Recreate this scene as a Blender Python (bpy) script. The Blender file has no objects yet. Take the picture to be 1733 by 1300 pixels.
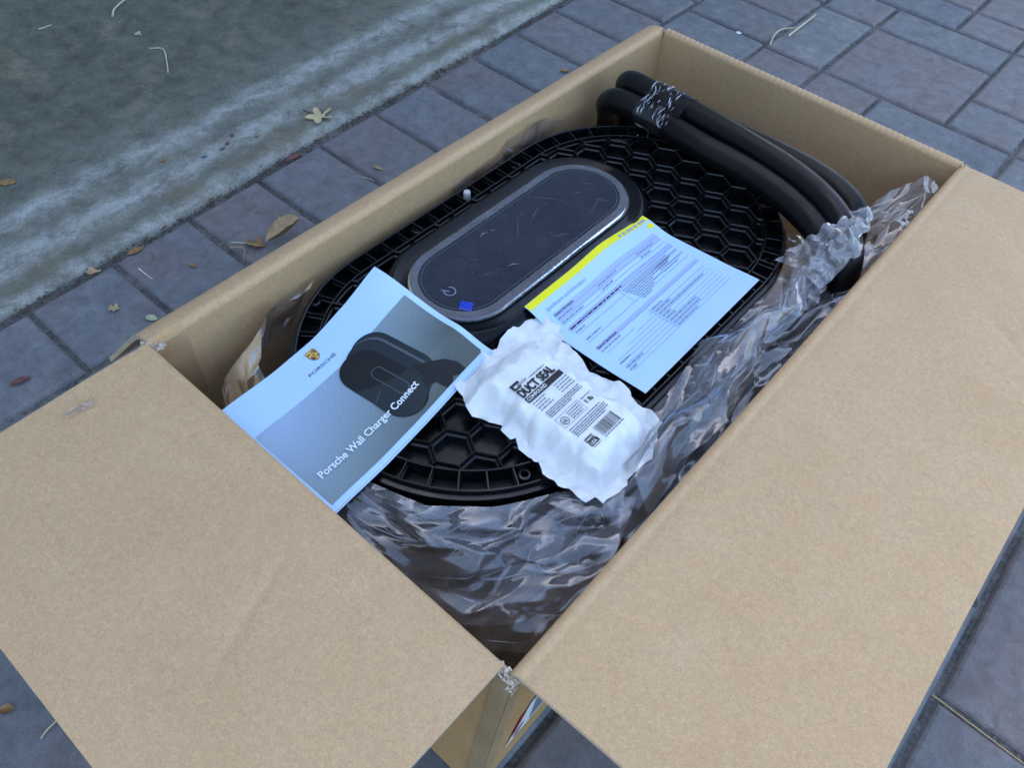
import bpy, bmesh, math, random
import numpy as np
from mathutils import Matrix, Vector

random.seed(7)
RNG = np.random.default_rng(11)
scene = bpy.context.scene
col = scene.collection

# ------------------------------------------------------------------ camera, sky, sun, exposure
H = 0.225                                   # height of the box rim above the paving (metres)
cam_data = bpy.data.cameras.new('camera')
cam_data.sensor_width = 36.0
cam_data.sensor_fit = 'HORIZONTAL'
cam_data.lens = 36.0 * 1369.6 / 1733.0
cam_data.clip_start = 0.01
cam_data.clip_end = 500.0
cam = bpy.data.objects.new('camera', cam_data)
col.objects.link(cam)
cam.matrix_world = Matrix((
    (0.75136293, -0.5423918, 0.37585221, 0.30184358),
    (0.65731968, 0.56495895, -0.49875066, -0.54521076),
    (0.0581772, 0.62179781, 0.78101402, 0.53353862 + H),
    (0, 0, 0, 1)))
scene.camera = cam

SUN_EL, SUN_ROT = math.radians(42), math.radians(-82)   # behind the house: the box stands in its shade
world = bpy.data.worlds.new('World')
scene.world = world
world.use_nodes = True
wn = world.node_tree
wn.nodes.clear()
sky = wn.nodes.new('ShaderNodeTexSky')
sky.sky_type = 'NISHITA'
sky.sun_disc = False
sky.sun_elevation = SUN_EL
sky.sun_rotation = SUN_ROT
sky.air_density = 1.0
sky.dust_density = 4.0
sky.ozone_density = 0.6
bg = wn.nodes.new('ShaderNodeBackground')
bg.inputs['Strength'].default_value = 0.15
wo = wn.nodes.new('ShaderNodeOutputWorld')
wn.links.new(sky.outputs[0], bg.inputs[0])
wn.links.new(bg.outputs[0], wo.inputs[0])

sun_data = bpy.data.lights.new('sun', 'SUN')
sun_data.energy = 4.0
sun_data.angle = math.radians(0.5)
sun_data.color = (1.0, 0.93, 0.82)
sun = bpy.data.objects.new('sun', sun_data)
col.objects.link(sun)
sd = Vector((math.sin(SUN_ROT) * math.cos(SUN_EL), math.cos(SUN_ROT) * math.cos(SUN_EL), math.sin(SUN_EL)))
sun.rotation_euler = sd.to_track_quat('Z', 'Y').to_euler()
sun.location = (2, 2, 3)

vs = scene.view_settings
vs.view_transform = 'Standard'
vs.look = 'None'
vs.gamma = 1.0
vs.use_curve_mapping = False
vs.exposure = 2.2
scene.cycles.transparent_max_bounces = 16
scene.cycles.max_bounces = 10

# ------------------------------------------------------------------ node helpers / materials
def new_mat(name):
    m = bpy.data.materials.new(name)
    m.use_nodes = True
    nt = m.node_tree
    nt.nodes.clear()
    out = nt.nodes.new('ShaderNodeOutputMaterial')
    return m, nt, out

def N(nt, typ, **kw):
    n = nt.nodes.new(typ)
    for k, v in kw.items():
        if k in n.inputs:
            n.inputs[k].default_value = v
        else:
            setattr(n, k, v)
    return n

def ramp(nt, fac, stops):
    r = nt.nodes.new('ShaderNodeValToRGB')
    el = r.color_ramp.elements
    while len(el) < len(stops):
        el.new(0.5)
    for e, (p, c) in zip(el, stops):
        e.position = p
        e.color = (c[0], c[1], c[2], 1) if not isinstance(c, (int, float)) else (c, c, c, 1)
    nt.links.new(fac, r.inputs[0])
    return r.outputs[0]

def noise(nt, vec, scale, detail=4, rough=0.55, dist=0.0):
    n = N(nt, 'ShaderNodeTexNoise', Scale=scale, Detail=detail, Roughness=rough, Distortion=dist)
    if vec is not None:
        nt.links.new(vec, n.inputs['Vector'])
    return n.outputs['Fac']

def mixc(nt, fac, a, b, mode='MIX'):
    m = nt.nodes.new('ShaderNodeMix')
    m.data_type = 'RGBA'
    m.blend_type = mode
    for sock, val in ((m.inputs[0], fac), (m.inputs[6], a), (m.inputs[7], b)):
        if hasattr(val, 'is_linked') or hasattr(val, 'node'):
            nt.links.new(val, sock)
        elif isinstance(val, (int, float)):
            sock.default_value = val
        else:
            sock.default_value = (val[0], val[1], val[2], 1)
    return m.outputs[2]

def mathn(nt, op, a, b=None, c=None, clamp=False):
    m = nt.nodes.new('ShaderNodeMath')
    m.operation = op
    m.use_clamp = clamp
    for i, val in enumerate((a, b, c)):
        if val is None:
            continue
        if hasattr(val, 'node'):
            nt.links.new(val, m.inputs[i])
        else:
            m.inputs[i].default_value = val
    return m.outputs[0]

def coords(nt, which='Object'):
    return nt.nodes.new('ShaderNodeTexCoord').outputs[which]

def position(nt):
    return nt.nodes.new('ShaderNodeNewGeometry').outputs['Position']

def bump(nt, height, strength, dist):
    b = N(nt, 'ShaderNodeBump', Strength=strength, Distance=dist)
    nt.links.new(height, b.inputs['Height'])
    return b.outputs[0]

def principled(nt, out, color, rough, normal=None, spec=0.5, coat=0.0, metal=0.0):
    p = nt.nodes.new('ShaderNodeBsdfPrincipled')
    for sock, val in (('Base Color', color), ('Roughness', rough)):
        if hasattr(val, 'node'):
            nt.links.new(val, p.inputs[sock])
        elif isinstance(val, (int, float)):
            p.inputs[sock].default_value = val
        else:
            p.inputs[sock].default_value = (val[0], val[1], val[2], 1)
    p.inputs['Specular IOR Level'].default_value = spec
    p.inputs['Coat Weight'].default_value = coat
    p.inputs['Metallic'].default_value = metal
    if normal is not None:
        nt.links.new(normal, p.inputs['Normal'])
    if out is not None:
        nt.links.new(p.outputs[0], out.inputs[0])
    return p

def flat_mat(name, color, rough=0.6, spec=0.4):
    m, nt, out = new_mat(name)
    v = position(nt)
    n = noise(nt, v, 900, 2)
    c = mixc(nt, n, [x * 0.9 for x in color], [min(1, x * 1.1) for x in color])
    principled(nt, out, c, rough, spec=spec)
    return m

def kraft(name, dark, light, pale, ribs=0.0):
    m, nt, out = new_mat(name)
    v = position(nt)
    mp = N(nt, 'ShaderNodeMapping')
    mp.inputs['Scale'].default_value = (1.0, 1.0, 1.0)
    nt.links.new(v, mp.inputs[0])
    n1 = noise(nt, mp.outputs[0], 16, 7, 0.68, 0.3)
    n2 = noise(nt, mp.outputs[0], 230, 4, 0.72, 0.8)
    n3 = noise(nt, mp.outputs[0], 900, 2, 0.6)
    c = ramp(nt, n1, [(0.28, dark), (0.52, light), (0.78, pale)])
    f2 = ramp(nt, n2, [(0.3, 0.88), (0.72, 1.10)])
    f3 = ramp(nt, n3, [(0.3, 0.86), (0.7, 1.14)])
    c = mixc(nt, 1.0, c, f2, 'MULTIPLY')
    c = mixc(nt, 1.0, c, f3, 'MULTIPLY')
    tint = ramp(nt, noise(nt, mp.outputs[0], 48, 4, 0.6, 0.4), [(0.30, (0.992, 1.006, 1.0)), (0.5, (1, 1, 1)), (0.70, (1.014, 0.990, 0.985))])
    c = mixc(nt, 1.0, c, tint, 'MULTIPLY')
    # a few rubbed pale scuffs
    n4 = noise(nt, mp.outputs[0], 34, 6, 0.75, 1.5)
    sc = ramp(nt, n4, [(0.70, 0.0), (0.78, 0.22)])
    c = mixc(nt, sc, c, [min(1, x * 1.35) for x in pale])
    hgt = mathn(nt, 'ADD', mathn(nt, 'MULTIPLY', n2, 0.6), mathn(nt, 'MULTIPLY', n1, 2.0))
    principled(nt, out, c, 0.58, bump(nt, hgt, 0.30, 0.0012), spec=0.45)
    return m

M = {}
M['kraft'] = kraft('kraft cardboard', (0.488, 0.324, 0.166), (0.512, 0.345, 0.182), (0.542, 0.372, 0.206))
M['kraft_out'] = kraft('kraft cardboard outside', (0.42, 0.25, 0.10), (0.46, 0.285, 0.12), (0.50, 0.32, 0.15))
M['kraft_edge'] = kraft('cut cardboard edge', (0.50, 0.40, 0.27), (0.56, 0.45, 0.31), (0.62, 0.52, 0.38))
M['torn'] = kraft('torn paper fibres', (0.42, 0.34, 0.25), (0.58, 0.50, 0.40), (0.70, 0.64, 0.55))
M['tape_kraft'] = kraft('brown paper tape', (0.30, 0.20, 0.10), (0.36, 0.25, 0.13), (0.40, 0.29, 0.17))

def plastic(name, color, rough, spec=0.5, bs=0.15, speck=0.0):
    m, nt, out = new_mat(name)
    v = position(nt)
    n = noise(nt, v, 1400, 2, 0.6)
    r = ramp(nt, noise(nt, v, 40, 4, 0.6), [(0.3, max(0.02, rough - 0.08)), (0.7, rough + 0.10)])
    c = list(color)
    if speck:
        sp = noise(nt, v, 420, 2, 0.5)
        c = mixc(nt, ramp(nt, sp, [(0.735, 0.0), (0.76, speck)]), color, (0.35, 0.37, 0.40))
    principled(nt, out, c, r, bump(nt, n, bs, 0.0002), spec=spec)
    return m

M['shell'] = plastic('black moulded plastic', (0.003, 0.0034, 0.0048), 0.26, 0.42, 0.12, 0.4)
M['shell_body'] = plastic('black plastic body', (0.006, 0.006, 0.008), 0.40, 0.4)
M['platform'] = plastic('glossy black plastic', (0.0025, 0.003, 0.0045), 0.22, 0.22)
M['cable'] = plastic('black rubber cable sheath', (0.0028, 0.0028, 0.0036), 0.36, 0.25, 0.10)
M['foil_grey'] = plastic('grey plastic plug', (0.5, 0.5, 0.48), 0.45)
M['blue_tab'] = plastic('blue tape', (0.010, 0.045, 0.42), 0.30, 0.5)

def panel_glass():
    m, nt, out = new_mat('dark glass panel')
    v = position(nt)
    n1 = noise(nt, v, 14, 4, 0.6)
    sm = noise(nt, v, 55, 6, 0.7, 1.0)
    c = mixc(nt, ramp(nt, sm, [(0.45, 0.0), (0.8, 0.5)]), (0.014, 0.019, 0.032), (0.034, 0.044, 0.068))
    r = ramp(nt, n1, [(0.3, 0.16), (0.7, 0.30)])
    principled(nt, out, c, r, spec=0.6)
    return m
M['glass'] = panel_glass()

def film_mat(name, haze=0.058, rough=0.05, boost=2.2, tint=(0.95, 0.97, 1.0), bscale=110, bstr=0.16):
    m, nt, out = new_mat(name)
    v = position(nt)
    h = noise(nt, v, bscale, 4, 0.6, 1.2)
    nrm = bump(nt, h, bstr, 0.0015)
    tr = N(nt, 'ShaderNodeBsdfTransparent')
    tr.inputs[0].default_value = (*tint, 1)
    gl = N(nt, 'ShaderNodeBsdfGlossy', Roughness=rough)
    gl.inputs[0].default_value = (1, 1, 1, 1)
    nt.links.new(nrm, gl.inputs['Normal'])
    fr = N(nt, 'ShaderNodeFresnel', IOR=1.5)
    nt.links.new(nrm, fr.inputs['Normal'])
    fac = mathn(nt, 'MULTIPLY', fr.outputs[0], boost, clamp=True)
    mx = N(nt, 'ShaderNodeMixShader')
    nt.links.new(fac, mx.inputs[0])
    nt.links.new(tr.outputs[0], mx.inputs[1])
    nt.links.new(gl.outputs[0], mx.inputs[2])
    df = N(nt, 'ShaderNodeBsdfDiffuse')
    df.inputs[0].default_value = (0.74, 0.80, 0.90, 1)
    nt.links.new(nrm, df.inputs['Normal'])
    hz = ramp(nt, noise(nt, v, 22, 4, 0.6, 0.8), [(0.35, haze * 0.4), (0.75, haze * 1.7)])
    mx2 = N(nt, 'ShaderNodeMixShader')
    nt.links.new(hz, mx2.inputs[0])
    nt.links.new(mx.outputs[0], mx2.inputs[1])
    nt.links.new(df.outputs[0], mx2.inputs[2])
    nt.links.new(mx2.outputs[0], out.inputs[0])
    return m
M['film'] = film_mat('clear polythene film')
M['film_cover'] = film_mat('protective clear film', 0.03, 0.12, 1.3, bscale=60, bstr=0.12)
M['film_band'] = film_mat('hazy edge of protective film', 0.055, 0.25, 0.15, bscale=60, bstr=0.15)
M['film_lip'] = film_mat('folded lip of protective film', 0.05, 0.12, 1.5, bscale=120, bstr=0.25)
M['crease'] = film_mat('white crease glint', 0.45, 0.12, 3.0, bscale=400, bstr=0.3)  # whitish colour stands in for glints along the film's creases
M['film_silver'] = film_mat('crinkled clear film', 0.13, 0.10, 3.2, bscale=260, bstr=0.5)
M['film_tape'] = film_mat('clear packing tape', 0.03, 0.3, 0.25, tint=(0.98, 0.92, 0.82), bscale=80, bstr=0.3)
M['film_wrap'] = film_mat('stretch film', 0.012, 0.06, 1.2, bscale=60, bstr=0.2)

def paper(name, color, rough=0.42, spec=0.5):
    m, nt, out = new_mat(name)
    v = position(nt)
    n = noise(nt, v, 30, 3)
    c = mixc(nt, n, [x * 0.97 for x in color], color)
    principled(nt, out, c, rough, bump(nt, noise(nt, v, 500, 2), 0.03, 0.0003), spec=spec)
    return m
M['paper'] = paper('sky tinted white paper', (0.43, 0.66, 0.95))  # blue of the sky light is put into the base colour
M['paper_edge'] = paper('paper edges', (0.62, 0.68, 0.76), 0.8, 0.2)
M['ink'] = flat_mat('black ink', (0.012, 0.013, 0.016), 0.5)
M['ink_soft'] = flat_mat('small print ink', (0.10, 0.12, 0.17), 0.5)
M['ink_page'] = flat_mat('page print ink', (0.19, 0.24, 0.34), 0.5)
M['ink_grey'] = flat_mat('grey ink', (0.28, 0.35, 0.46), 0.5)
M['ink_line'] = flat_mat('table rule ink', (0.22, 0.28, 0.40), 0.5)
M['ink_lilac'] = flat_mat('lilac table band', (0.36, 0.47, 0.78), 0.45)
M['ink_yellow'] = flat_mat('yellow edge ink', (0.80, 0.77, 0.0), 0.45)
M['ink_white'] = flat_mat('white lettering ink', (0.72, 0.82, 0.93), 0.5)
M['ink_dark'] = flat_mat('printed dark grey', (0.006, 0.010, 0.013), 0.5, 0.25)
M['ink_dark2'] = flat_mat('printed slate grey', (0.013, 0.024, 0.030), 0.5, 0.25)
M['ink_mid'] = flat_mat('printed mid grey', (0.07, 0.10, 0.12), 0.5, 0.25)
M['gold'] = flat_mat('printed gold', (0.62, 0.42, 0.10), 0.4)
M['red_ink'] = flat_mat('printed red', (0.30, 0.02, 0.02), 0.4)
M['label_red'] = flat_mat('red label print', (0.55, 0.03, 0.09), 0.5)
M['label_white'] = flat_mat('white label paper', (0.70, 0.73, 0.76), 0.5)
M['scratch'] = flat_mat('scratched film', (0.20, 0.23, 0.28), 0.4)
M['label_grey'] = flat_mat('grey label print', (0.16, 0.20, 0.24), 0.5)

def picture_mat():
    # halftone screen of the printed cover picture: a fine grid of dots over a grey field
    m, nt, out = new_mat('printed halftone picture')
    uv = coords(nt, 'UV')
    sep = N(nt, 'ShaderNodeSeparateXYZ')
    nt.links.new(uv, sep.inputs[0])
    fx = mathn(nt, 'SINE', mathn(nt, 'MULTIPLY', sep.outputs[0], 2 * math.pi * 118))
    fy = mathn(nt, 'SINE', mathn(nt, 'MULTIPLY', sep.outputs[1], 2 * math.pi * 66))
    dots = mathn(nt, 'MULTIPLY', fx, fy)
    field = N(nt, 'ShaderNodeTexGradient')
    g = mathn(nt, 'ADD', mathn(nt, 'MULTIPLY', sep.outputs[0], 0.45), mathn(nt, 'MULTIPLY', mathn(nt, 'SUBTRACT', 1.0, sep.outputs[1]), 0.40))
    base = ramp(nt, g, [(0.08, (0.30, 0.43, 0.60)), (0.40, (0.19, 0.27, 0.31)), (0.70, (0.07, 0.095, 0.092))])
    d = ramp(nt, dots, [(0.2, 0.78), (0.6, 1.7)])
    c = mixc(nt, 1.0, base, d, 'MULTIPLY')
    principled(nt, out, c, 0.42, spec=0.35)
    return m
M['picture'] = picture_mat()

def wrapper_mat():
    m, nt, out = new_mat('white poly wrapper')
    v = position(nt)
    n1 = noise(nt, v, 60, 5, 0.6, 0.8)
    n2 = noise(nt, v, 240, 4, 0.65, 1.0)
    c = ramp(nt, n1, [(0.3, (0.64, 0.70, 0.72)), (0.7, (0.76, 0.80, 0.81))])
    hh = mathn(nt, 'ADD', n1, mathn(nt, 'MULTIPLY', n2, 0.35))
    p = principled(nt, out, c, 0.34, bump(nt, hh, 0.30, 0.002), spec=0.5)
    p.inputs['Subsurface Weight'].default_value = 0.15
    p.inputs['Subsurface Radius'].default_value = (0.004, 0.004, 0.004)
    return m
M['wrapper'] = wrapper_mat()

def paver_mat():
    m, nt, out = new_mat('concrete paver')
    oi = nt.nodes.new('ShaderNodeObjectInfo')
    ge = nt.nodes.new('ShaderNodeNewGeometry')
    rnd = mathn(nt, 'FRACT', mathn(nt, 'ADD', oi.outputs['Random'], ge.outputs['Random Per Island']))
    v = ge.outputs['Position']
    n1 = noise(nt, v, 9, 5, 0.6, 0.4)
    n2 = noise(nt, v, 46, 6, 0.7, 0.5)
    n3 = noise(nt, v, 700, 3, 0.7)
    tone = mathn(nt, 'ADD', mathn(nt, 'MULTIPLY', rnd, 0.5), mathn(nt, 'MULTIPLY', n1, 0.6))
    c = ramp(nt, tone, [(0.2, (0.125, 0.142, 0.160)), (0.42, (0.168, 0.176, 0.182)), (0.60, (0.172, 0.152, 0.150)), (0.72, (0.150, 0.160, 0.168)), (0.88, (0.205, 0.210, 0.210))])
    f = ramp(nt, n2, [(0.3, 0.72), (0.7, 1.26)])
    c = mixc(nt, 1.0, c, f, 'MULTIPLY')
    f3 = ramp(nt, n3, [(0.25, 0.72), (0.75, 1.25)])
    c = mixc(nt, 1.0, c, f3, 'MULTIPLY')
    # pale lime bloom
    bl = ramp(nt, noise(nt, v, 17, 7, 0.75, 1.0), [(0.58, 0.0), (0.75, 0.55)])
    c = mixc(nt, bl, c, (0.27, 0.275, 0.28))
    wsp = ramp(nt, noise(nt, v, 240, 2, 0.5), [(0.755, 0.0), (0.775, 0.7)])
    c = mixc(nt, wsp, c, (0.40, 0.40, 0.40))
    hh = mathn(nt, 'ADD', mathn(nt, 'MULTIPLY', n3, 0.5), n2)
    principled(nt, out, c, 0.72, bump(nt, hh, 0.5, 0.0012), spec=0.35)
    return m
M['paver'] = paver_mat()

def sand_mat():
    m, nt, out = new_mat('joint sand')
    v = position(nt)
    n = noise(nt, v, 260, 5, 0.75)
    c = ramp(nt, n, [(0.3, (0.07, 0.07, 0.065)), (0.55, (0.19, 0.19, 0.18)), (0.75, (0.30, 0.295, 0.275))])
    big = ramp(nt, noise(nt, v, 14, 4, 0.6), [(0.35, 0.55), (0.7, 1.2)])
    c = mixc(nt, 1.0, c, big, 'MULTIPLY')
    principled(nt, out, c, 0.95, bump(nt, n, 1.0, 0.003), spec=0.1)
    return m
M['sand'] = sand_mat()

def concrete_mat():
    m, nt, out = new_mat('weathered concrete')
    v = position(nt)
    dt = N(nt, 'ShaderNodeVectorMath', operation='DOT_PRODUCT')
    nt.links.new(v, dt.inputs[0])
    dt.inputs[1].default_value = (1.0, 0.0355, 0.0)
    d = mathn(nt, 'ADD', dt.outputs['Value'], 0.598)          # metres in from the slab's edge (negative inwards)
    wob = mathn(nt, 'MULTIPLY', mathn(nt, 'SUBTRACT', noise(nt, v, 11, 5, 0.65), 0.5), 0.055)
    d = mathn(nt, 'ADD', d, wob)
    big = noise(nt, v, 4.2, 6, 0.62, 0.6)
    mid = noise(nt, v, 30, 6, 0.7, 0.4)
    fine = noise(nt, v, 380, 4, 0.7)
    c = ramp(nt, big, [(0.30, (0.092, 0.098, 0.078)), (0.44, (0.135, 0.138, 0.100)), (0.54, (0.112, 0.118, 0.090)), (0.64, (0.175, 0.164, 0.112)), (0.76, (0.115, 0.104, 0.074))])
    f = ramp(nt, mid, [(0.28, 0.58), (0.72, 1.42)])
    c = mixc(nt, 1.0, c, f, 'MULTIPLY')
    # rubbed pale lines that run along the lip (laitance worn through the dirt)
    mpd = N(nt, 'ShaderNodeMapping')
    mpd.inputs['Rotation'].default_value = (0, 0, math.radians(2))
    mpd.inputs['Scale'].default_value = (1.0, 0.55, 1.0)
    nt.links.new(v, mpd.inputs[0])
    streak = noise(nt, mpd.outputs[0], 40, 9, 0.76, 0.5)
    def band(c0, w, amt):
        t = mathn(nt, 'DIVIDE', mathn(nt, 'ABSOLUTE', mathn(nt, 'SUBTRACT', d, c0)), w)
        t = mathn(nt, 'SUBTRACT', 1.0, t, clamp=True)
        return mathn(nt, 'MULTIPLY', t, amt)
    b = mathn(nt, 'ADD', mathn(nt, 'ADD', band(-0.004, 0.022, 0.95), band(-0.066, 0.030, 0.95)), band(-0.135, 0.028, 0.80))
    b = mathn(nt, 'ADD', b, band(-0.09, 0.17, 0.28))
    b = mathn(nt, 'MULTIPLY', b, ramp(nt, streak, [(0.36, 0.15), (0.62, 1.25)]), clamp=True)
    c = mixc(nt, b, c, (0.36, 0.375, 0.345))
    # brown earth film on the lip
    br = mathn(nt, 'MULTIPLY', band(-0.035, 0.045, 0.75), ramp(nt, noise(nt, v, 19, 5, 0.7), [(0.4, 0.0), (0.65, 1.0)]), clamp=True)
    c = mixc(nt, br, c, (0.165, 0.150, 0.105))
    ff = ramp(nt, fine, [(0.25, 0.66), (0.75, 1.34)])
    c = mixc(nt, 1.0, c, ff, 'MULTIPLY')
    dsp = ramp(nt, noise(nt, v, 190, 3, 0.6), [(0.70, 0.0), (0.73, 0.65)])
    c = mixc(nt, dsp, c, (0.03, 0.03, 0.028))
    r = ramp(nt, mid, [(0.3, 0.62), (0.7, 0.88)])
    hh = mathn(nt, 'ADD', mathn(nt, 'MULTIPLY', fine, 0.5), mid)
    principled(nt, out, c, r, bump(nt, hh, 0.5, 0.0018), spec=0.3)
    return m
M['concrete'] = concrete_mat()

def leaf_mat(name, a, b):
    m, nt, out = new_mat(name)
    v = position(nt)
    c = mixc(nt, ramp(nt, noise(nt, v, 160, 4, 0.7), [(0.35, 0.0), (0.65, 1.0)]), a, b)
    principled(nt, out, c, 0.6, bump(nt, noise(nt, v, 300, 3), 0.3, 0.0006), spec=0.3)
    return m
M['stucco'] = flat_mat('grey stucco', (0.26, 0.27, 0.285), 0.9, 0.2)
M['asphalt'] = flat_mat('grey asphalt', (0.085, 0.088, 0.095), 0.9, 0.2)
M['roof'] = flat_mat('brown roof shingle', (0.12, 0.09, 0.07), 0.9, 0.2)
M['door_paint'] = flat_mat('grey white door paint', (0.36, 0.38, 0.41), 0.6, 0.4)
M['leaf_yellow'] = leaf_mat('pale yellow dead leaf', (0.52, 0.42, 0.20), (0.60, 0.52, 0.30))
M['leaf_brown'] = leaf_mat('brown dead leaf', (0.20, 0.11, 0.04), (0.36, 0.22, 0.09))
M['leaf_tan'] = leaf_mat('tan dead leaf', (0.36, 0.24, 0.12), (0.50, 0.38, 0.22))
M['leaf_red'] = leaf_mat('red brown leaf', (0.14, 0.055, 0.05), (0.20, 0.09, 0.085))
M['leaf_green'] = leaf_mat('pale green leaf', (0.32, 0.38, 0.20), (0.45, 0.48, 0.30))
M['straw'] = leaf_mat('dry straw', (0.42, 0.40, 0.26), (0.60, 0.58, 0.42))
M['twig'] = leaf_mat('dark twig', (0.05, 0.035, 0.025), (0.12, 0.085, 0.06))
M['stain_teal'] = leaf_mat('teal paint', (0.03, 0.11, 0.15), (0.04, 0.15, 0.20))

# ------------------------------------------------------------------ mesh helpers
def tag(o, label=None, cat=None, group=None, kind=None):
    if label: o['label'] = label
    if cat: o['category'] = cat
    if group: o['group'] = group
    if kind: o['kind'] = kind
    return o

def thing(name, loc, label, cat, group=None):
    o = bpy.data.objects.new(name, None)
    o.empty_display_size = 0.05
    col.objects.link(o)
    o.location = loc
    return tag(o, label, cat, group)

def world_loc(o):
    v = Vector((0, 0, 0))
    while o is not None:
        v += Vector(o.location)
        o = o.parent
    return v

def mesh_data(name, verts, faces, mats, smooth=False, mat_idx=None, uv=None, sharp=50):
    me = bpy.data.meshes.new(name)
    me.from_pydata([tuple(map(float, v)) for v in verts], [], [tuple(int(i) for i in f) for f in faces])
    for m in (mats if isinstance(mats, (list, tuple)) else [mats]):
        me.materials.append(m)
    if smooth:
        me.polygons.foreach_set('use_smooth', [True] * len(me.polygons))
    if mat_idx is not None:
        me.polygons.foreach_set('material_index', [int(i) for i in mat_idx])
    if uv is not None:
        lay = me.uv_layers.new(name='UVMap')
        for l in me.loops:
            lay.data[l.index].uv = uv[l.vertex_index]
    if smooth:
        me.set_sharp_from_angle(angle=math.radians(sharp))
    me.update()
    return me

def mobj(name, verts, faces, mats, parent=None, smooth=False, mat_idx=None, uv=None, loc=None):
    """verts are in world coordinates; the object sits at its parent's origin (or at loc)"""
    if parent is not None:
        org = world_loc(parent)
    else:
        org = Vector(loc) if loc is not None else Vector((0, 0, 0))
    vv = np.asarray(verts, float) - np.array(org)
    me = mesh_data(name, vv, faces, mats, smooth, mat_idx, uv)
    o = bpy.data.objects.new(name, me)
    col.objects.link(o)
    if parent is not None:
        o.parent = parent
    else:
        o.location = org
    return o

class MB:
    def __init__(self): self.v, self.f, self.m = [], [], []
    def add(self, verts, faces, mi=0):
        b = len(self.v)
        self.v += [tuple(x) for x in verts]
        self.f += [tuple(i + b for i in f) for f in faces]
        self.m += [mi] * len(faces)
    def box(self, x0, x1, y0, y1, z0, z1, mi=0):
        v = [(x0, y0, z0), (x1, y0, z0), (x1, y1, z0), (x0, y1, z0), (x0, y0, z1), (x1, y0, z1), (x1, y1, z1), (x0, y1, z1)]
        self.add(v, [(0, 3, 2, 1), (4, 5, 6, 7), (0, 1, 5, 4), (1, 2, 6, 5), (2, 3, 7, 6), (3, 0, 4, 7)], mi)
    def obj(self, name, mats, parent=None, smooth=False, loc=None):
        return mobj(name, self.v, self.f, mats, parent, smooth, self.m, None, loc)

def grid_faces(nx, ny, off=0, flip=False):
    f = []
    for j in range(ny - 1):
        for i in range(nx - 1):
            a = off + j * nx + i
            q = (a, a + 1, a + nx + 1, a + nx)
            f.append(q[::-1] if flip else q)
    return f

def tube(path, rad, seg=14, cap=True):
    P = np.asarray(path, float)
    n = len(P)
    R = np.full(n, rad) if np.isscalar(rad) else np.asarray(rad)
    T = np.gradient(P, axis=0)
    T /= np.linalg.norm(T, axis=1)[:, None] + 1e-12
    up = np.array([0, 0, 1.0]) if abs(T[0][2]) < 0.9 else np.array([1.0, 0, 0])
    u = np.cross(T[0], up); u /= np.linalg.norm(u)
    V = []
    for i in range(n):
        u = u - T[i] * (u @ T[i]); u /= np.linalg.norm(u)
        w = np.cross(T[i], u)
        for k in range(seg):
            a = 2 * math.pi * k / seg
            V.append(P[i] + R[i] * (math.cos(a) * u + math.sin(a) * w))
    F = []
    for i in range(n - 1):
        for k in range(seg):
            k2 = (k + 1) % seg
            F.append((i * seg + k, i * seg + k2, (i + 1) * seg + k2, (i + 1) * seg + k))
    if cap:
        F.append(tuple(range(seg))[::-1])
        F.append(tuple((n - 1) * seg + k for k in range(seg)))
    return V, F

def spline(pts, n=60):
    """Catmull-Rom through the points"""
    P = np.asarray(pts, float)
    P = np.vstack([2 * P[0] - P[1], P, 2 * P[-1] - P[-2]])
    out = []
    m = len(P) - 3
    for i in range(m):
        k = n // m + 1
        for t in np.linspace(0, 1, k, endpoint=(i == m - 1)):
            a, b, c, d = P[i:i + 4]
            out.append(0.5 * ((2 * b) + (-a + c) * t + (2 * a - 5 * b + 4 * c - d) * t * t + (-a + 3 * b - 3 * c + d) * t ** 3))
    return np.array(out)

def stadium(cx, y0, y1, R, n=24):
    """outline, counter-clockwise, long axis along y, from arc centres y0 to y1"""
    pts = []
    for k in range(n + 1):
        a = math.pi * k / n
        pts.append((cx + R * math.cos(a), y1 + R * math.sin(a)))
    for k in range(n + 1):
        a = math.pi + math.pi * k / n
        pts.append((cx + R * math.cos(a), y0 + R * math.sin(a)))
    return pts

def loft(rings, close_top=True, close_bottom=False):
    n = len(rings[0])
    V = [p for r in rings for p in r]
    F = []
    for i in range(len(rings) - 1):
        for k in range(n):
            k2 = (k + 1) % n
            F.append((i * n + k, i * n + k2, (i + 1) * n + k2, (i + 1) * n + k))
    if close_top:
        F.append(tuple((len(rings) - 1) * n + k for k in range(n)))
    if close_bottom:
        F.append(tuple(range(n))[::-1])
    return V, F

def stad_ring(cx, y0, y1, prof, n=28, closed=True):
    """a ring swept along a stadium: prof is a list of (R, z)"""
    rings = [[(x, y, z) for x, y in stadium(cx, y0, y1, R, n)] for R, z in prof]
    if closed:
        rings = rings + [rings[0]]
    return loft(rings, False)

# value noise on a lattice, for geometry
def vnoise(x, y, seed=0):
    x = np.asarray(x, float); y = np.asarray(y, float)
    xi = np.floor(x).astype(int); yi = np.floor(y).astype(int)
    fx = x - xi; fy = y - yi
    fx = fx * fx * (3 - 2 * fx); fy = fy * fy * (3 - 2 * fy)
    def h(a, b):
        n = (a * 374761393 + b * 668265263 + seed * 974711) & 0x7fffffff
        n = ((n ^ (n >> 13)) * 1274126177) & 0x7fffffff
        return ((n ^ (n >> 16)) & 0xffff) / 65535.0
    return (h(xi, yi) * (1 - fx) + h(xi + 1, yi) * fx) * (1 - fy) + (h(xi, yi + 1) * (1 - fx) + h(xi + 1, yi + 1) * fx) * fy

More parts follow.
